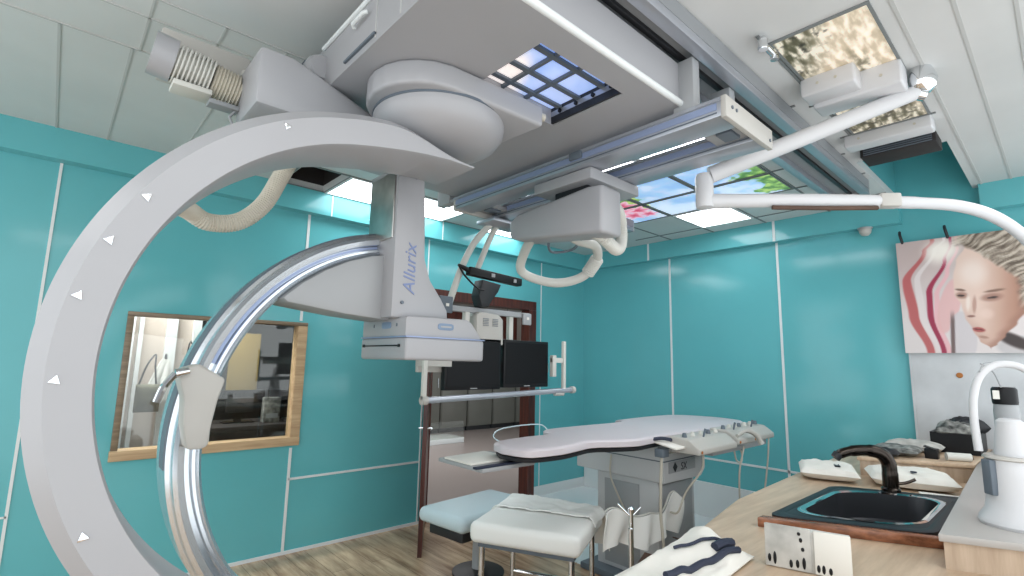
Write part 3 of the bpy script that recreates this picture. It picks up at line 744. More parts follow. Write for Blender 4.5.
MB().obox((3.11, .565, 2.462), (.05, .033, .036), Matrix.Rotation(math.radians(-48), 3, 'Z'), .01).build('arm_collar', M['warmwhite'], AR)
MB().tube([(3.08, .60, 2.458), (3.22, .455, 2.452), (3.37, .32, 2.44), (3.53, .205, 2.395), (3.70, .11, 2.30), (3.88, .03, 2.14), (3.98, -.02, 1.96)], [.032, .03, .03, .03, .029, .028, .028], 12, 6).build('curved_end', M['enamel'], AR)
MB().tube([(2.70, .98, 2.425), (2.9, .76, 2.418), (3.05, .60, 2.42)], .012, 8).build('under_trim', M['brown'], AR)

# ---------------------------------------------------------------- picture on the right wall
PY0, PY1, PZ0, PZ1 = .0, .945, 1.745, 2.69
def ell(u, v, cx, cy, rx, ry, rot=0.0):
    du, dv_ = u - cx, v - cy; c, s_ = math.cos(rot), math.sin(rot)
    return math.hypot((du * c + dv_ * s_) / rx, (-du * s_ + dv_ * c) / ry)
def pl(v, pts):
    if v <= pts[0][0]: return pts[0][1]
    for (a, b), (c, d) in zip(pts, pts[1:]):
        if v <= c: return b + (d - b) * sstep(a, c, v)
    return pts[-1][1]
def face_col(p):
    u = (PY1 - p.y) / (PY1 - PY0); v = (PZ1 - p.z) / (PZ1 - PZ0)
    n = fbm(u * 4, v * 4, 5, 3)
    c = mixc((196, 176, 172), (222, 212, 210), sstep(.1, .8, v + .3 * u))
    # swirls of cloth curving like brackets
    for pts, w0, w1, colr in ((((.02, .26), (.10, .20), (.36, .055), (.67, .085), (1, .19)), .018, .045, (186, 92, 92)),
                              (((.02, .34), (.10, .27), (.36, .13), (.67, .145), (1, .23)), .014, .030, (226, 214, 212)),
                              (((.06, .38), (.2, .33), (.48, .205), (.67, .20), (1, .27)), .010, .026, (154, 34, 66)),
                              (((.1, .42), (.3, .34), (.5, .255), (.7, .24), (1, .30)), .012, .022, (230, 180, 184))):
        xc = pl(v, pts); wd = w0 + (w1 - w0) * sstep(.05, .5, v)
        c = mixc(c, colr, sstep(wd, wd * .6, abs(u - xc)) * .95)
    c = mixc(c, (226, 178, 176), sstep(1.0, .85, ell(u, v, .33, .60, .075, .26, .25)) * .85)
    c = mixc(c, (206, 198, 200), sstep(1.0, .9, ell(u, v, .40, .86, .09, .22)) * .9)
    c = mixc(c, (112, 92, 90), sstep(.018, .008, abs(u - .325 - .06 * (1 - v))) * sstep(.62, .74, v))
    c = mixc(c, (255, 246, 236), sstep(1.0, .2, ell(u, v, .30, .12, .16, .16)) * .9)  # white glare painted into the print, upper left
    c = mixc(c, (196, 190, 190), sstep(1.0, .8, ell(u, v, .82, .95, .25, .10)))
    c = mixc(c, (60, 48, 46), sstep(1.0, .5, ell(u, v, .70, .90, .16, .06, .6)))
    # head: contour of a face turned to the left
    left = pl(v, ((.10, .47), (.22, .405), (.36, .375), (.50, .372), (.60, .41), (.70, .425), (.80, .462), (.90, .50), (.96, .56)))
    right = pl(v, ((.10, .80), (.5, .80), (.66, .79), (.76, .73), (.86, .655), (.93, .60), (.96, .56)))
    inside = min(sstep(left - .008, left + .006, u), sstep(right + .008, right - .006, u)) * sstep(.97, .955, v) * sstep(.05, .09, v)
    skin = mixc((228, 200, 186), (178, 134, 114), sstep(.50, .78, u + .12 * (v - .5)))
    skin = mixc(skin, (240, 222, 212), sstep(1.0, .2, ell(u, v, .50, .33, .13, .16)) * .8)
    skin = mixc(skin, (160, 116, 100), sstep(.10, .0, u - left) * sstep(.5, .9, v) * .35)
    skin = mixc(skin, (150, 106, 90), sstep(.08, .0, right - u) * .6)
    skin = mixc(skin, (158, 116, 102), sstep(1.0, .4, ell(u, v, .418, .515, .055, .04, .15)) * .8)
    skin = mixc(skin, (158, 116, 102), sstep(1.0, .4, ell(u, v, .60, .545, .09, .045, -.1)) * .8)
    skin = mixc(skin, (240, 224, 214), sstep(1.0, .3, ell(u, v, .452, .58, .020, .10, .10)) * .85)
    skin = mixc(skin, (164, 118, 104), sstep(1.0, .4, ell(u, v, .490, .60, .018, .10, .10)) * .6)
    skin = mixc(skin, (236, 210, 198), sstep(1.0, .3, ell(u, v, .56, .68, .06, .06)) * .5)
    skin = mixc(skin, (126, 84, 74), sstep(1.0, .4, ell(u, v, .462, .695, .034, .014)) * .8)
    skin = mixc(skin, (60, 44, 42), sstep(1.0, .55, ell(u, v, .412, .517, .030, .012, .1)))
    skin = mixc(skin, (62, 46, 44), sstep(1.0, .55, ell(u, v, .605, .548, .042, .011, -.08)))
    skin = mixc(skin, (108, 80, 68), sstep(1.0, .4, ell(u, v, .412, .468, .045, .014, .25)) * .85)
    skin = mixc(skin, (120, 90, 76), sstep(1.0, .4, ell(u, v, .62, .492, .085, .015, -.12)) * .85)
    skin = mixc(skin, (170, 84, 80), sstep(1.0, .55, ell(u, v, .500, .808, .050, .026, .2)))
    skin = mixc(skin, (92, 40, 42), sstep(1.0, .5, ell(u, v, .497, .806, .046, .006, .2)))
    skin = mixc(skin, (150, 106, 92), sstep(1.0, .4, ell(u, v, .525, .87, .04, .014, .2)) * .6)
    c = mixc(c, skin, inside)
    # hair: strands sweeping back from the forehead
    line = .07 + .36 * sstep(.40, .86, u) + .02 * nz(u * 30, 2.0)
    st = fbm((u * .55 + v * .85) * 44 + 2 * nz(u * 6, v * 6), (u * .85 - v * .55) * 7, 6, 4)
    hair = mixc((96, 82, 70), (204, 190, 174), sstep(-.55, .5, st))
    hm = sstep(line + .03, line - .02, v) * sstep(.36, .44, u + .5 * v - .02)
    sd = sstep(.74, .79, u + .03 * nz(v * 20, 1.0)) * sstep(.68, .56, v)
    c = mixc(c, hair, max(hm, sd))
    return mixc(c, (255, 246, 236), sstep(1.0, .2, ell(u, v, .36, .10, .12, .10)) * .6)  # same glare painted again over the hair
PC = thing('face_picture', 'large canvas picture of a face with pink swirls on the right wall', 'picture', (WX - .05, (PY0 + PY1) / 2, PZ0))
MB().box(WX - .045, WX - .032, PY0 + .03, PY1 - .03, PZ0 + .03, PZ1 - .03).build('stretcher', M['woodpanel'], PC)
MB().grid(lambda u, v: Vector((WX - .075, PY0 + (PY1 - PY0) * u, PZ0 + (PZ1 - PZ0) * v)), 150, 150).build('print', M['print'], PC, color=face_col, smooth=False)
MB().box(WX - .0745, WX - .045, PY0, PY1, PZ0, PZ1).build('canvas', M['grout'], PC)
for y in (.90, .60):
    MB().tube([(WX - .05, y, PZ1 - .02), (WX - .08, y, PZ1 + .01), (WX - .085, y + .01, PZ1 + .07), (WX - .05, y + .015, PZ1 + .10)], .011, 8, 4).build('hanging_clip', M['dark'], PC)
tk = MB().lathe([(.001, 0), (.022, .003), (.018, .008), (.001, .01)], (0, 0, 0), 12, Matrix.Rotation(-PI / 2, 3, 'Y'))
for v in tk.bm.verts: v.co += Vector((WX - .03, .62, 1.57))
tag(tk.build('wall_spot', M['orange']), 'small orange brown wall plug on the marble below the picture', 'wall plug')

# ---------------------------------------------------------------- counter along the near side with sink and shelf
SX0, SX1, SY0, SY1 = 2.47, 3.38, .44, .99
def skew(p): return Vector((p[0] + .5 * (.99 - p[1]), p[1], p[2]))
ct = MB()
h0, h1 = SY0 + .03, SY1 - .03
ct.box(1.2, 5.38, -.35, h0, .86, .90).box(1.2, 5.38, h1, 1.04, .86, .90)
ct.prism([(1.2, h0, .86), skew((SX0 + .03, h0, .86)), skew((SX0 + .03, h1, .86)), (1.2, h1, .86)], (0, 0, .04))
ct.prism([skew((SX1 - .03, h0, .86)), (5.38, h0, .86), (5.38, h1, .86), skew((SX1 - .03, h1, .86))], (0, 0, .04))
ct.prism([(1.2, 1.04, .86), (5.38, 1.04, .86), (5.38, 1.37, .86), (4.1, 1.33, .86), (2.8, 1.27, .86), (2.09, 1.14, .86), (1.55, 1.05, .86)], (0, 0, .04))
tag(ct.build('worktop', M['worktop'], smooth=False), 'long beige wood worktop with the sink set in it', 'worktop')
CB = thing('counter_cabinet', 'beige wood base cabinet under the long worktop', 'cabinet', (3.3, .4, 0))
MB().box(1.25, SX0 - .05, -.33, .98, .08, .86).box(SX1 + .35, 5.38, -.33, 1.0, .08, .86).box(SX0 - .05, SX1 + .35, -.33, SY0 - .04, .08, .86).build('body', M['woodpanel'], CB)
MB().box(1.3, 5.36, -.3, .93, 0, .08).build('plinth', M['slate'], CB)
for k in range(5):
    x = 1.28 + k * .76
    dd = MB().box(x, x + .72, .985, 1.003, .11, .84, .003).build('door', M['woodpanel'], CB)
    MB().tube([(x + .66, 1.003, .60), (x + .66, 1.03, .60), (x + .66, 1.03, .74), (x + .66, 1.003, .74)], .005, 8).build('handle', M['steel'], dd)

def rrect(cx, cy, hx, hy, rad, z, n=6):
    pts = []
    for (sx, sy, a0) in ((1, 1, 0), (-1, 1, 90), (-1, -1, 180), (1, -1, 270)):
        for k in range(n + 1):
            a = math.radians(a0 + 90 * k / n)
            pts.append(skew((cx + sx * (hx - rad) + rad * math.cos(a), cy + sy * (hy - rad) + rad * math.sin(a), z)))
    return pts
SK = thing('sink', 'dark oval-ended steel sink with reddish wood edging set in the worktop', 'sink', ((SX0 + SX1) / 2, (SY0 + SY1) / 2, .70))
cx, cy, hx, hy = (SX0 + SX1) / 2, (SY0 + SY1) / 2, (SX1 - SX0) / 2, (SY1 - SY0) / 2
MB().rings([rrect(cx, cy, hx, hy, .06, .905), rrect(cx, cy, hx, hy, .06, .944), rrect(cx, cy, hx - .03, hy - .03, .06, .948), rrect(cx, cy, hx - .05, hy - .04, .06, .944)], caps=False).build('deck', M['basin'], SK)
MB().rings([rrect(cx - .02, cy, hx - .085, hy - .05, .15, .948), rrect(cx - .02, cy, hx - .095, hy - .06, .15, .952), rrect(cx - .02, cy, hx - .112, hy - .077, .14, .946)], caps=False).build('polished_rim', M['chrome'], SK)
MB().rings([rrect(cx, cy, hx - .048, hy - .038, .06, .9445), rrect(cx - .02, cy, hx - .085, hy - .05, .15, .9465)], caps=False).build('deck_plate', M['basin'], SK)
bs = MB(); bs.rings([rrect(cx - .02, cy, hx - .112, hy - .077, .14, .946), rrect(cx - .02, cy, hx - .125, hy - .09, .13, .82), rrect(cx - .02, cy, hx - .22, hy - .15, .10, .765), rrect(cx - .02, cy, .03, .03, .03, .76)], caps=False)
bs.build('basin', M['steel_dark'], SK, normals=False)
MB().lathe([(.001, .758), (.04, .758), (.042, .768), (.03, .764), (.001, .763)], (cx + .12, cy, 0), 20).build('drain', M['chrome'], SK)
MB().prism([skew((SX0 - .05, SY0 - .05, .90)), skew((SX0 + .004, SY0 - .05, .90)), skew((SX0 + .004, SY1 + .02, .90)), skew((SX0 - .05, SY1 + .02, .90))], (0, 0, .04), .004).build('front_edging', M['redwood'], SK)
MB().box(SX0 + .004, SX1, SY1 + .001, SY1 + .03, .90, .925, .004).build('side_edging', M['worktop'], SK)
TP = thing('tap', 'dark bronze gooseneck tap behind the sink', 'tap', (3.49, .735, .946))
MB().lathe([(.001, 0), (.045, 0), (.045, .012), (.036, .02), (.001, .02)], (3.49, .735, .947), 24).build('base_flange', M['tap'], TP)
MB().tube([(3.49, .735, .95), (3.49, .735, 1.05), (3.488, .74, 1.10), (3.47, .765, 1.14), (3.43, .82, 1.155), (3.38, .89, 1.145), (3.345, .935, 1.125)], [.038, .036, .036, .034, .03, .026, .024], 18, 6).build('spout', M['tap'], TP)
MB().cyl((3.345, .935, 1.128), (3.332, .95, 1.105), .026, .024, 16).build('nozzle', M['dark'], TP)
MB().tube([(3.49, .70, .99), (3.50, .665, 1.0), (3.52, .63, 1.02)], .008, 8, 4).build('lever', M['tap'], TP)

RS = thing('raised_shelf', 'grey-topped raised wooden shelf at the right end of the worktop', 'shelf', (3.9, .05, .90))
MB().prism([(2.78, -.35, .995), (2.44, .385, .995), (4.4, .47, .995), (5.38, .47, .995), (5.38, -.35, .995)], (0, 0, .026), .003).build('top', M['ledge'], RS)
MB().prism([(2.80, -.34, .90), (2.46, .375, .90), (4.4, .455, .90), (5.37, .455, .90), (5.37, -.34, .90)], (0, 0, .095)).build('body', M['woodpanel'], RS)
BK = thing('back_shelf', 'low beige wooden shelf across the far end of the worktop', 'shelf', (4.75, .75, .90))
MB().prism([(4.40, .475, .995), (5.38, .475, .995), (5.38, 1.04, .995), (4.10, 1.04, .995)], (0, 0, .025), .003).build('top', M['worktop'], BK)
MB().prism([(4.42, .48, .90), (5.37, .48, .90), (5.37, 1.03, .90), (4.12, 1.03, .90)], (0, 0, .095)).build('body', M['woodpanel'], BK)

# things on the worktop
def pillow(cx, cy, z, lx, ly, h, rot, seed, tilt=0.0, flat=0.5):
    R_ = Matrix.Rotation(rot, 3, 'Z') @ Matrix.Rotation(tilt, 3, 'Y')
    m = MB()
    def f(u, v, s_):
        a = (max(0, 1 - abs(2 * u - 1) ** 3) * max(0, 1 - abs(2 * v - 1) ** 3)) ** flat
        q_ = Vector(((u - .5) * lx, (v - .5) * ly, 0))
        wz = .18 * h * fbm(u * 5, v * 5, seed, 3) * a
        q_.z = h * .5 + (h * .5 * a + wz) * s_ if s_ > 0 else h * .5 - h * .5 * a
        return Vector((cx, cy, z)) + R_ @ q_
    m.grid(lambda u, v: f(u, v, 1), 18, 18).grid(lambda u, v: f(u, v, -1), 18, 18)
    bmesh.ops.remove_doubles(m.bm, verts=m.bm.verts, dist=1e-4)
    return m
PB = thing('paper_packet', 'white paper packet lying left of the tap behind the sink', 'packet', (4.0, 1.12, .90), 'white packets behind the sink')
pillow(3.86, 1.15, .902, .40, .32, .085, .35, 3, flat=.3).build('packet', M['paper'], PB)
MB().obox((3.84, 1.09, .985), (.05, .015, .003), Matrix.Rotation(.4, 3, 'Z')).build('window_strip', M['dark'], PB)
PB2 = thing('paper_packet', 'white paper packet with a blue dot right of the tap', 'packet', (4.0, .75, .90), 'white packets behind the sink')
pillow(3.98, .74, .902, .36, .42, .10, .35, 8, flat=.3).build('packet', M['paper'], PB2)
MB().lathe([(.001, 0), (.016, 0), (.016, .006), (.001, .008)], (3.88, .70, 1.0), 14).build('blue_dot', M['navy'], PB2)
PB3 = MB().obox((3.72, .56, .912), (.05, .09, .010), Matrix.Rotation(.3, 3, 'Z'), .003).build('paper_booklet', M['paper'])
tag(PB3, 'thin white booklet between the tap and the blue-dotted packet', 'booklet')
o = pillow(4.23, .93, 1.022, .12, .2, .06, .05, 5).build('black_bag', M['dark']); tag(o, 'small black bag at the left end of the back shelf', 'bag')
o = pillow(4.47, .89, 1.022, .33, .27, .06, .03, 12).build('patterned_cloth', M['speckle']); tag(o, 'crumpled black and white patterned cloth on the back shelf', 'cloth')
o = pillow(4.75, .84, 1.022, .19, .34, .075, .05, 14).build('grey_cloth', M['boxprint']); tag(o, 'crumpled pale cloth behind the patterned one on back shelf', 'cloth')
DB = thing('small_dark_box', 'tiny black open box standing on the edge of the back shelf', 'box', (4.40, .66, 1.02))
MB().box(4.42, 4.49, .66, .73, 1.021, 1.085, .003).build('body', M['black'], DB)
MB().obox((4.43, .695, 1.09), (.03, .036, .003), Matrix.Rotation(.3, 3, 'X')).build('flap', M['black'], DB)
RL = thing('paper_roll', 'small roll of pale paper lying at the shelf corner', 'roll', (4.4, .53, 1.02))
MB().cyl((4.50, .505, 1.047), (4.44, .62, 1.047), .026, .026, 20).build('roll', M['hosew'], RL)
MB().cyl((4.505, .495, 1.047), (4.50, .505, 1.047), .012, .012, 12).build('core', M['brown'], RL)
CR = thing('black_crate', 'black crate stuffed with speckled things beneath the picture', 'crate', (5.05, .62, 1.02))
cb = MB()
for a, b, c, d in rects_minus(4.86, 5.26, .49, .76, [(4.88, 5.24, .51, .74)]): cb.box(a, b, c, d, 1.021, 1.16)
cb.box(4.88, 5.24, .51, .74, 1.021, 1.035)
cb.build('tub', M['black'], CR)
pillow(5.04, .63, 1.10, .36, .24, .13, .1, 23).build('contents', M['speckle'], CR)
pillow(5.16, .58, 1.13, .2, .2, .13, .5, 25).build('dark_bundle', M['dark'], CR)
# white jug-like dispenser
JX, JY = 2.80, .20
JG = thing('white_dispenser', 'tall white dispenser jug standing on the grey raised shelf', 'dispenser', (JX, JY, 1.021))
MB().lathe([(.001, 0), (.105, 0), (.112, .012), (.108, .03), (.088, .06), (.082, .10), (.076, .18), (.074, .245), (.070, .25), (.001, .25)], (JX, JY, 1.021), 30).build('jug_body', M['enamel'], JG)
MB().lathe([(.076, .245), (.082, .25), (.076, .26), (.001, .26)], (JX, JY, 1.021), 30).build('jug_lid', M['warmwhite'], JG)
MB().obox((JX - .062, JY + .058, 1.20), (.012, .02, .065), Matrix.Rotation(math.radians(-45), 3, 'Z'), .004).build('level_window', M['slate'], JG)
MB().lathe([(.001, .255), (.056, .255), (.052, .30), (.044, .36), (.042, .39), (.03, .40), (.001, .40)], (JX + .01, JY - .01, 1.021), 24).build('upper_cup', M['enamel'], JG)
MB().tube([(JX - .03, JY + .085, 1.29), (JX - .02, JY + .09, 1.40), (JX - .01, JY + .085, 1.50), (JX + .01, JY + .06, 1.585), (JX + .04, JY + .01, 1.63), (JX + .07, JY - .06, 1.62), (JX + .1, JY - .12, 1.54), (JX + .1, JY - .14, 1.42)], .014, 12, 6).build('delivery_hose', M['enamel'], JG)
MB().tube([(JX + .0, JY + .06, 1.60), (JX + .05, JY + .04, 1.64), (JX + .12, JY - .02, 1.63)], .003, 6, 4).build('wire', M['grey'], JG)
BT = thing('white_bottle', 'white bottle with a black cap behind the tall dispenser jug', 'bottle', (3.38, .235, 1.021))
MB().lathe([(.001, 0), (.043, 0), (.046, .01), (.046, .40), (.042, .43), (.001, .43)], (3.38, .235, 1.021), 24).build('body', M['grey'], BT)
MB().lathe([(.001, .43), (.045, .43), (.047, .44), (.047, .50), (.04, .51), (.001, .51)], (3.38, .235, 1.021), 24).build('cap', M['black'], BT)
MB().obox((3.337, .255, 1.495), (.004, .018, .02), Matrix.Rotation(math.radians(20), 3, 'Z')).build('cap_label', M['paper'], BT)
MB().tube([(3.34, .24, 1.53), (3.33, .26, 1.60), (3.3, .3, 1.64)], .004, 6, 4).build('pump_wire', M['grey'], BT)
# printed card box at the bottom edge
BX = thing('card_box', 'white card box with black smudged print standing before the sink', 'box', (1.985, .81, .90))
MB().box(1.985, 2.03, .548, .808, .901, 1.035, .003).build('body', M['boxprint'], BX)
MB().box(1.980, 1.985, .665, .808, .903, 1.045, .001).build('left_panel', M['boxprint'], BX)
MB().box(1.979, 1.985, .548, .655, .903, 1.042, .001).build('right_panel', M['paper'], BX)
for yy, zz, h_ in ((.795, .93, .014), (.778, .932, .022), (.728, .922, .014), (.708, .925, .014), (.688, .93, .020), (.695, 1.005, .008), (.700, 1.025, .006), (.690, .975, .007), (.645, .922, .013), (.630, .922, .015), (.610, .92, .012)):
    MB().ball((1.980 if yy > .66 else 1.979, yy, zz), 1.0, (.003, .0055, h_), 12).build('print_mark', M['black'], BX)
BX.rotation_euler.z = math.radians(17)
# folded sheets with navy straps
SHT = thing('folded_drape', 'folded white drape with navy straps lying at the worktop end', 'drape', (1.8, .95, .90))
def drape(u, v):
    x = 1.40 + .70 * u; y = .83 + .27 * v
    pk = max(0, 1 - math.hypot((x - 2.0) / .26, (y - 1.02) / .16))
    h = .014 + .05 * pk + .016 * max(0, math.sin(u * 8 + v * 5)) + .010 * fbm(x * 9, y * 9, 2, 3)
    e_ = min(u, 1 - u, v, 1 - v)
    return Vector((x - .10 * (1 - v), y + .05 * (u - .5), .909 + max(.003, h * sstep(0, .10, e_))))
MB().grid(drape, 48, 30, .006).build('cloth', M['paper'], SHT)
MB().tube([drape(.52 + .045 * k, .72 - .055 * k) + Vector((0, 0, .008)) for k in range(9)], .006, 8, 3).build('strap', M['navy'], SHT)
MB().tube([drape(.28 + .06 * k, .46 - .035 * k ) + Vector((0, 0, .008)) for k in range(11)], .012, 8, 3).build('strap', M['navy'], SHT)
MB().tube([drape(.72 + .02 * k, .30 - .01 * k) + Vector((0, 0, .012)) for k in range(9)], .016, 8, 3).build('buckle', M['navy'], SHT)

# ---------------------------------------------------------------- patient table
TB = thing('patient_table', 'long X-ray patient table with pinkish white mattress on a grey pedestal', 'patient table', (3.68, 2.4, 0))
OUT = [(1.98, 2.25), (2.0, 2.12), (2.06, 2.055), (2.25, 2.03), (2.42, 2.055), (2.58, 2.075), (2.74, 2.0), (2.9, 1.945), (3.18, 1.96), (4.3, 1.96), (4.65, 2.03), (4.76, 2.2), (4.74, 2.48), (4.52, 2.72), (3.74, 2.72), (3.66, 2.63), (3.5, 2.615), (2.98, 2.64), (2.70, 2.62), (2.60, 2.46), (2.3, 2.45), (2.05, 2.40)]
def ring_at(z, sc):
    c = Vector((3.3, 2.32, 0)); P = catmull([Vector((x, y, 0)) for x, y in OUT] + [Vector((OUT[0][0], OUT[0][1], 0))], 4)[:-1]
    out = []
    for p in P:
        d_ = p - c; out.append(Vector((c.x + d_.x - math.copysign(min(abs(d_.x), sc), d_.x) * min(1, abs(d_.x) / .4), c.y + d_.y - math.copysign(min(abs(d_.y), sc), d_.y), z)))
    return out
MB().rings([ring_at(1.072, .012), ring_at(1.078, .0), ring_at(1.11, .0), ring_at(1.12, .01), ring_at(1.124, .03)]).build('mattress', M['mattress'], TB)
MB().rings([ring_at(1.04, .035), ring_at(1.046, .014), ring_at(1.066, .01), ring_at(1.071, .02)]).build('tabletop', M['dark'], TB)
MB().prism([(3.36, 2.05, .755), (3.36, 2.05, 1.04), (3.97, 2.05, 1.04), (3.97, 2.05, .80), (3.90, 2.05, .745)], (0, .82, 0), .012).build('cowl', M['pedestal'], TB)
MB().box(3.355, 3.975, 2.045, 2.875, .905, .912).build('cowl_joint', M['slate'], TB)
MB().prism([(3.42, 2.14, 0), (3.42, 2.14, .80), (3.95, 2.14, .80), (3.95, 2.14, 0)], (0, .56, 0), .012).build('column', M['pedestal'], TB)
MB().box(3.47, 3.90, 2.132, 2.142, .05, .72, .003).build('column_panel', M['grey'], TB)
MB().box(3.412, 3.422, 2.30, 2.62, .08, .70, .003).build('side_panel', M['grey'], TB)
MB().box(3.3, 4.1, 2.05, 2.78, 0, .05, .01).build('floor_plate', M['slate'], TB)
# label: dark diamond with an S mark
lp = MB().box(3.42, 3.80, 2.044, 2.05, .82, .90, .002).build('label_plate', M['grey'], TB)
MB().prism([(3.47, 2.043, .86), (3.50, 2.043, .825), (3.53, 2.043, .86), (3.50, 2.043, .895)], (0, -.003, 0)).build('diamond_mark', M['dark'], lp)
text_mesh('label_lettering', 'SX', .075, M['dark'], lp, (PI / 2, 0, 0), (3.58, 2.042, .832), .1)
# accessory rail with clamps
MB().box(3.10, 4.35, 1.90, 1.925, 1.005, 1.035, .004).build('accessory_rail', M['steel'], TB)
MB().box(3.08, 3.16, 1.885, 1.95, .99, 1.045, .006).build('rail_clamp', M['slate'], TB)
MB().box(3.3, 4.2, 1.925, 2.06, 1.0, 1.036, .004).build('rail_bracket', M['midgrey'], TB)
MB().prism([(3.1, 1.80, 1.05), (3.1, 2.0, 1.082), (3.38, 2.0, 1.082), (3.38, 1.80, 1.05)], (0, 0, .012), .003).build('paper_pad', M['paper'], TB)
MB().tube([(3.08, 1.97, 1.10), (3.15, 1.93, 1.107), (3.24, 1.90, 1.09)], .012, 8, 5).build('safety_grip', M['navy'], TB)
# control consoles on the rail: sloped boxes with knobs and joysticks
def console(x0, x1, y0, z, n, deep=.2):
    c = MB().prism([(x0, y0, z - .02), (x0, y0, z + .02), (x0, y0 + deep * .35, z + .075), (x0, y0 + deep, z + .085), (x0, y0 + deep, z - .02)], (x1 - x0, 0, 0), .010, 3).build('control_console', M['warmwhite'], TB)
    for k in range(n):
        x = x0 + (x1 - x0) * (k + .5) / n
        MB().lathe([(.001, .03), (.012, .028), (.016, .01), (.018, 0), (.001, 0)], (x, y0 + deep * .62, z + .08), 14).build('knob', M['hosew'] if k % 3 else M['slate'], c)
    MB().cyl((x0 + (x1 - x0) * .4, y0 + deep * .4, z + .07), (x0 + (x1 - x0) * .43, y0 + deep * .35, z + .13), .006, .009, 10).build('joystick', M['slate'], c)
    MB().cyl((x0 + .03, y0 - .002, z), (x0 + .03, y0 - .006, z), .010, .010, 12).build('indicator', M['orange'], c)
    return c
console(3.22, 3.78, 1.70, 1.035, 5, .22)
console(3.84, 4.14, 1.72, 1.045, 3, .22)
console(4.20, 4.62, 1.76, 1.035, 4, .22)
MB().tube([(3.78, 1.70, 1.10), (3.92, 1.69, 1.13), (4.02, 1.66, 1.09), (4.05, 1.64, 1.03)], [.014, .018, .02, .024], 12, 5).build('hand_switch', M['warmwhite'], TB)
MB().box(3.6, 4.55, 1.80, 1.92, .96, 1.012, .008).build('console_tray', M['grey'], TB)
# cables
for pts in ([(3.12, 1.92, .99), (3.12, 1.93, .8), (3.13, 1.94, .6), (3.14, 1.93, .40), (3.16, 1.95, .12), (3.3, 1.98, .012)],
            [(3.36, 1.75, 1.03), (3.40, 1.78, .9), (3.36, 1.88, .74), (3.33, 1.93, .60), (3.35, 2.0, .58)],
            [(4.0, 1.75, 1.0), (3.97, 1.78, .8), (4.0, 1.8, .5), (4.1, 1.85, .2), (4.2, 1.9, .012)],
            [(4.55, 1.78, 1.02), (4.52, 1.79, .8), (4.4, 1.8, .5), (4.25, 1.85, .25), (4.15, 1.9, .012)],
            [(4.05, 1.85, .96), (4.06, 1.84, .88), (4.12, 1.83, .86), (4.16, 1.84, .92), (4.15, 1.86, .97)],
            [(3.34, 2.5, .9), (3.33, 2.5, .75), (3.36, 2.45, .6), (3.40, 2.42, .5)]):
    MB().tube(pts, .010 if pts[0][0] < 3.3 else .007, 8, 6).build('cable', M['hose'], TB)
# foot end tray on steel bars
MB().box(1.80, 2.20, 2.20, 2.62, 1.0, 1.022, .004).build('foot_tray', M['grey'], TB)
MB().prism([(1.80, 2.30, 1.024), (1.80, 2.56, 1.024), (2.12, 2.58, 1.024), (2.15, 2.30, 1.024)], (0, 0, .012), .003).build('tray_pad', M['paper'], TB)
MB().box(1.76, 2.12, 2.205, 2.235, 1.022, 1.034, .003).build('tray_strap', M['navy'], TB)
MB().cyl((2.1, 2.35, 1.03), (2.5, 2.35, 1.035), .012).build('tray_bar', M['slate'], TB)
MB().tube([(2.3, 2.60, 1.06), (2.28, 2.68, 1.10), (2.40, 2.72, 1.14), (2.75, 2.72, 1.145), (2.80, 2.66, 1.10)], .004, 8, 4).build('wire_guard', M['paleblue'], TB)

# ---------------------------------------------------------------- stool trolley with a white sheet
ang = math.radians(26.5)
RT = Matrix.Rotation(ang, 3, 'Z'); BC = Vector((2.45, 2.40, 0))
def loc(x, y, z): return BC + RT @ Vector((x, y, z))
ST = thing('step_couch', 'square padded couch under a crumpled white sheet on chrome legs', 'couch', tuple(BC))
c_ = MB().obox(loc(0, 0, .575), (.335, .345, .062), RT, .04, 4).build('cushion', M['sheet'], ST)
def sheet(u, v):
    x = -.02 + .37 * u * 1.0; y = -.36 + .72 * v
    x = .02 + .52 * u
    over = max(0, x - .345); drop = over * 1.5
    yo = max(0, abs(y) - .33)
    z = .645 + .014 * fbm(u * 5, v * 6, 3, 4) + .012 * max(0, math.sin(u * 9 + v * 3)) - drop - yo * 1.6
    return loc(min(x, .345 + over * .75) + .012 * over, y, z)
MB().grid(sheet, 28, 36, .008).build('loose_sheet', M['sheet'], ST)
for sx in (-1, 1):
    for sy in (-1, 1):
        MB().cyl(loc(.27 * sx, .28 * sy, .04), loc(.27 * sx, .28 * sy, .52), .018, .018, 14).build('leg', M['chrome'], ST)
        MB().lathe([(.001, 0), (.028, 0), (.03, .02), (.022, .045), (.001, .045)], loc(.27 * sx, .28 * sy, 0), 14).build('foot', M['dark'], ST)
for sx in (-1, 1):
    MB().cyl(loc(.27 * sx, -.28, .16), loc(.27 * sx, .28, .16), .014).build('stretcher', M['chrome'], ST)
MB().obox(loc(0, 0, .50), (.29, .30, .014), RT, .004).build('under_frame', M['slate'], ST)
MB().tube([loc(.40, -.1, .56), loc(.46, -.15, .55), loc(.53, -.22, .545)], .014, 10, 3).build('side_handle', M['tap'], ST)
MB().cyl(loc(.34, -.16, .54), loc(.41, -.105, .56), .008, .008).build('handle_stem', M['chrome'], ST)
BN = thing('pale_blue_bench', 'rounded pale blue padded bench behind the white couch', 'bench', (2.6, 3.15, 0))
MB().obox((2.60, 3.22, .46), (.40, .25, .055), Matrix.Rotation(.12, 3, 'Z'), .05, 5).build('seat', M['paleblue'], BN)
MB().obox((2.60, 3.22, .37), (.33, .18, .045), Matrix.Rotation(.12, 3, 'Z'), .01).build('under_frame', M['dark'], BN)
MB().cyl((2.62, 3.22, .03), (2.62, 3.22, .34), .05, .045, 20).build('pedestal', M['grey'], BN)
MB().lathe([(.001, 0), (.20, 0), (.20, .012), (.06, .035), (.001, .035)], (2.62, 3.22, 0), 28).build('base', M['dark'], BN)

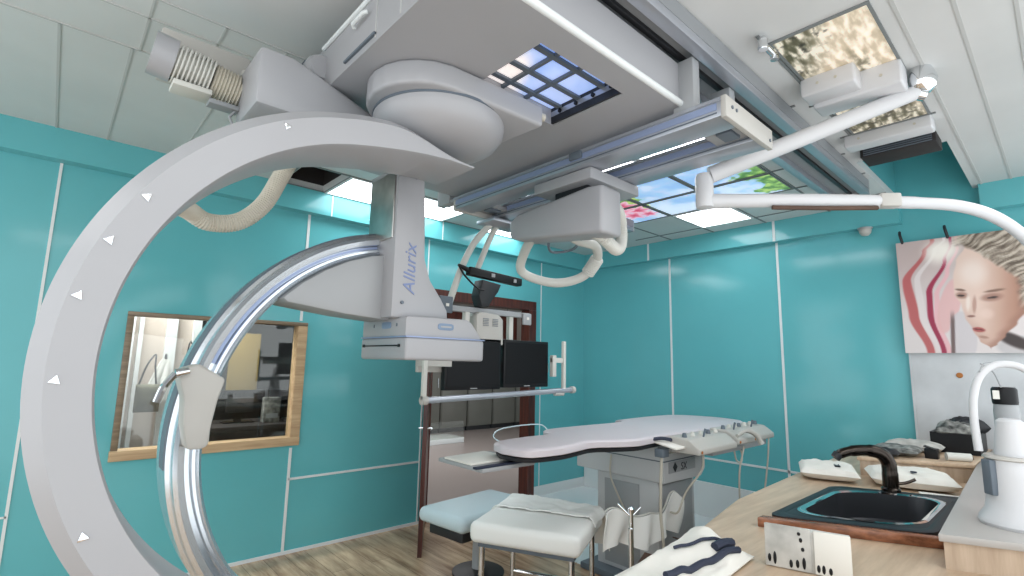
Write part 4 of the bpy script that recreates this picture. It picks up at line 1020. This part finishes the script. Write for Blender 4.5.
# chrome double stand, draped sheet on low boxes
IV = thing('chrome_stand', 'slim chrome stand of two uprights between couch and worktop', 'stand', (2.26, 1.57, 0))
for dx, h_ in ((0, .86), (-.045, .80)):
    MB().cyl((2.26 + dx, 1.57 + dx * .6, .03), (2.26 + dx, 1.57 + dx * .6, h_), .011, .011, 14).build('upright', M['chrome'], IV)
MB().lathe([(.001, 0), (.016, 0), (.018, .02), (.001, .03)], (2.26, 1.57, .86), 14).build('knob', M['chrome'], IV)
for k in range(4):
    a = PI / 4 + k * PI / 2
    MB().tube([(2.24, 1.56, .06), (2.24 + .16 * math.cos(a), 1.56 + .16 * math.sin(a), .04), (2.24 + .22 * math.cos(a), 1.56 + .22 * math.sin(a), .012)], .011, 10, 3).build('foot', M['chrome'], IV)
for k, (a, b) in enumerate((((2.26, 1.57, .84), (2.215, 1.62, .90)), ((2.26, 1.57, .84), (2.305, 1.545, .885)))):
    MB().cyl(a, b, .005, .005, 8).build('hook_arm', M['chrome'], IV)

def carton(c, h, rot, label):
    R_ = Matrix.Rotation(rot, 3, 'Z')
    b = thing('cardboard_carton', label, 'carton', (c[0], c[1], 0), 'brown cartons on the floor')
    m = MB(); w_, d_, t_ = h
    for sx, sy, lx, ly in ((-1, 0, .006, d_), (1, 0, .006, d_), (0, -1, w_, .006), (0, 1, w_, .006)):
        m.obox(Vector((c[0], c[1], t_ / 2)) + R_ @ Vector((sx * w_, sy * d_, 0)), (lx, ly, t_ / 2), R_)
    m.obox((c[0], c[1], .006), (w_, d_, .006), R_)
    m.build('body', M['brown'], b)
    for s_ in (-1, 1):
        MB().obox(Vector((c[0], c[1], t_ + .02)) + R_ @ Vector((s_ * (w_ + .05), 0, 0)), (.055, d_, .003), R_ @ Matrix.Rotation(s_ * .4, 3, 'Y')).build('flap', M['brown'], b)
    MB().obox((c[0], c[1], t_ * .55), (w_ - .02, d_ - .02, t_ * .4), R_, .02).build('contents', M['boxprint'], b)
carton((3.10, 1.80), (.20, .13, .40), .1, 'brown open carton on the floor under the hanging white drape')
carton((4.55, 1.98), (.22, .16, .26), -.1, 'brown open carton on the floor below the dangling cables')
DR = thing('hanging_drape', 'white drape hanging in folds against the table pedestal', 'drape', (3.15, 2.0, .3))
def hang(u, v):
    x = 2.62 + .90 * u
    top = .70 - .10 * sstep(.05, .5, u) + .10 * max(0, 1 - abs(u - .88) / .2) + .012 * math.sin(u * 16)
    bot = .47 - .03 * sstep(0, .6, u) + .03 * math.sin(u * 11)
    z = top + (bot - top) * v
    return Vector((x, 2.0 + .025 * math.sin(u * 24 + v * 2) * (.3 + v) + .04 * v * math.sin(u * 9), z))
MB().grid(hang, 60, 16, .006).build('cloth', M['sheet'], DR)
MB().tube([hang(i / 20, 0) + Vector((0, .012, .004)) for i in range(21)], .006, 6, 2).build('hem_cord', M['hosew'], DR)

# ---------------------------------------------------------------- rooms next door
def locker(x0, x1, label):
    L = thing('grey_locker', label, 'locker', ((x0 + x1) / 2, 9.85, 0), 'grey lockers in the next room')
    MB().box(x0, x1, 9.6, 10.25, .10, 2.1, .006).build('body', M['cabinet'], L)
    MB().box(x0, x1, 9.64, 10.25, 0, .10).build('plinth', M['dark'], L)
    d_ = MB().box(x0 + .02, x1 - .02, 9.585, 9.6, .14, 2.06, .004).build('door', M['cabinet'], L)
    MB().cyl((x1 - .08, 9.57, 1.0), (x1 - .08, 9.57, 1.2), .008, .008, 10).build('handle', M['steel'], d_)
for k, lb in enumerate(('leftmost grey locker seen through the doorway', 'second grey locker from the left through the doorway', 'third grey locker through the doorway, below the left monitor', 'fourth grey locker through the doorway, beside brown door frame', 'grey locker mostly hidden behind the right door frame')):
    locker(5.85 + k * .76, 6.57 + k * .76, lb)
GB = thing('glass_step', 'low white plinth with glass front standing in the next room', 'plinth', (6.0, 8.4, 0))
MB().box(5.1, 6.3, 8.3, 8.9, 0, .10, .01).build('base', M['grout'], GB)
MB().box(5.12, 6.28, 8.3, 8.31, .10, .42).build('glass_front', M['glass'], GB)
HB = thing('wall_board', 'dark brown hanging board seen through the doorway behind the monitors', 'board', (5.4, 8.9, 1.9))
MB().box(4.9, 8.6, 9.3, 9.38, 2.05, 2.7, .006).build('board', M['mahog'], HB)
for x in (5.2, 8.3): MB().cyl((x, 9.34, 2.7), (x, 9.34, 2.9), .012, .012, 10).build('hanger_rod', M['steel'], HB)

# control room: desk, two monitors, ochre board, coat, olive bag
DK = thing('control_desk', 'dark control desk behind the right half of the window', 'desk', (1.5, 5.2, 0))
MB().box(1.03, 2.6, 4.72, 5.5, .98, 1.02, .004).build('desktop', M['void'], DK)
MB().box(1.03, 1.07, 4.74, 5.46, 0, .98).build('side_panel', M['void'], DK)
MB().box(2.54, 2.58, 4.74, 5.46, 0, .98).build('side_panel', M['void'], DK)
MB().box(1.07, 2.54, 4.74, 4.77, .2, .98).build('modesty_panel', M['black'], DK)
def cmon(x0, x1, z0, z1, y, label):
    m = thing('control_monitor', label, 'monitor', ((x0 + x1) / 2, y, 1.02), 'control room monitors')
    MB().box(x0, x1, y, y + .035, z0, z1, .006).build('bezel', M['black'], m)
    MB().box(x0 + .1, x1 - .1, y - .03, y, z0 + .06, z1 - .06, .01).build('rear_housing', M['dark'], m)
    MB().box((x0 + x1) / 2 - .03, (x0 + x1) / 2 + .03, y + .0, y + .03, 1.02, z0 + .1).build('stand_neck', M['black'], m)
    MB().box((x0 + x1) / 2 - .12, (x0 + x1) / 2 + .12, y - .06, y + .1, 1.02, 1.03, .003).build('stand_base', M['black'], m)
cmon(1.08, 1.50, 1.05, 1.30, 5.0, 'dark control monitor behind the window, next to the steel arc')
cmon(1.54, 1.74, 1.04, 1.30, 5.02, 'small control monitor at the right corner of the window')
KB = thing('speckled_unit', 'pale speckled electronics unit at the window corner', 'electronics', (1.55, 4.9, 1.02))
MB().box(1.46, 1.60, 4.86, 4.94, 1.021, 1.24, .006).build('case', M['speckle'], KB)
MB().box(1.48, 1.58, 4.855, 4.86, 1.06, 1.10).build('front_plate', M['grey'], KB)
YB = thing('ochre_board', 'ochre board standing on the dark desk behind the window', 'board', (1.40, 5.42, 1.02))
MB().box(1.27, 1.54, 5.41, 5.43, 1.03, 1.82, .003).build('board', M['yellow'], YB)
MB().box(1.25, 1.56, 5.40, 5.44, 1.02, 1.05, .003).build('foot', M['frame'], YB)
CT = thing('white_coat', 'white coat hanging on the partition behind the window', 'coat', (.62, 5.2, 1.1))
def coat(u, v):
    w_ = .035 + .075 * v ** .7
    return Vector((.735 - .06 * v + w_ * (u - .5) * 1.6, 5.17 + .012 * math.sin(u * 14) * v, 1.56 - .34 * v))
MB().grid(coat, 30, 24, .02).build('cloth', M['sheet'], CT)
MB().tube([(.735, 5.2, 1.57), (.735, 5.18, 1.60), (.735, 5.16, 1.56)], .008, 8, 3).build('hook', M['dark'], CT)
OB = thing('olive_bag', 'dark olive patterned bag hanging beside the white coat', 'bag', (.60, 5.1, 1.15))
p_ = pillow(0, 0, 0, .17, .22, .09, 0, 31); 
for v in p_.bm.verts: v.co = Vector((.62 + v.co.x, 4.98 + v.co.z, 1.25 + v.co.y))
p_.build('pouch', M['olive'], OB)
MB().tube([(.56, 5.11, 1.34), (.6, 5.12, 1.5), (.66, 5.17, 1.6), (.66, 5.12, 1.5), (.68, 5.11, 1.34)], .007, 8, 4).build('shoulder_strap', M['dark'], OB)
DBg = thing('brown_satchel', 'small brown satchel hanging right of the white coat', 'bag', (.90, 5.1, 1.4))
MB().box(.86, .95, 5.10, 5.16, 1.36, 1.54, .02, 3).build('pouch', M['brown'], DBg)
MB().tube([(.87, 5.13, 1.54), (.9, 5.16, 1.72), (.94, 5.13, 1.54)], .006, 8, 4).build('strap', M['dark'], DBg)
# pipes inside the dark open ceiling tile
for k, (y, r_) in enumerate(((3.98, .035), (4.12, .05), (4.28, .03))):
    pp = thing('ceiling_pipe', ['thin brown pipe at the near side of the dark ceiling opening', 'thick brown pipe in the middle of the dark ceiling opening', 'thin brown pipe at the far side of the dark ceiling opening'][k], 'pipe', (1.48, y, CZ + .2), 'pipes in the ceiling opening')
    MB().cyl((1.29, y, CZ + .18 + .03 * k), (1.67, y, CZ + .22 + .03 * k), r_, r_, 14).build('pipe', M['pipe'], pp)
    MB().cyl((1.46, y, CZ + .198 + .03 * k), (1.50, y, CZ + .202 + .03 * k), r_ + .008, r_ + .008, 14).build('coupling', M['slate'], pp)
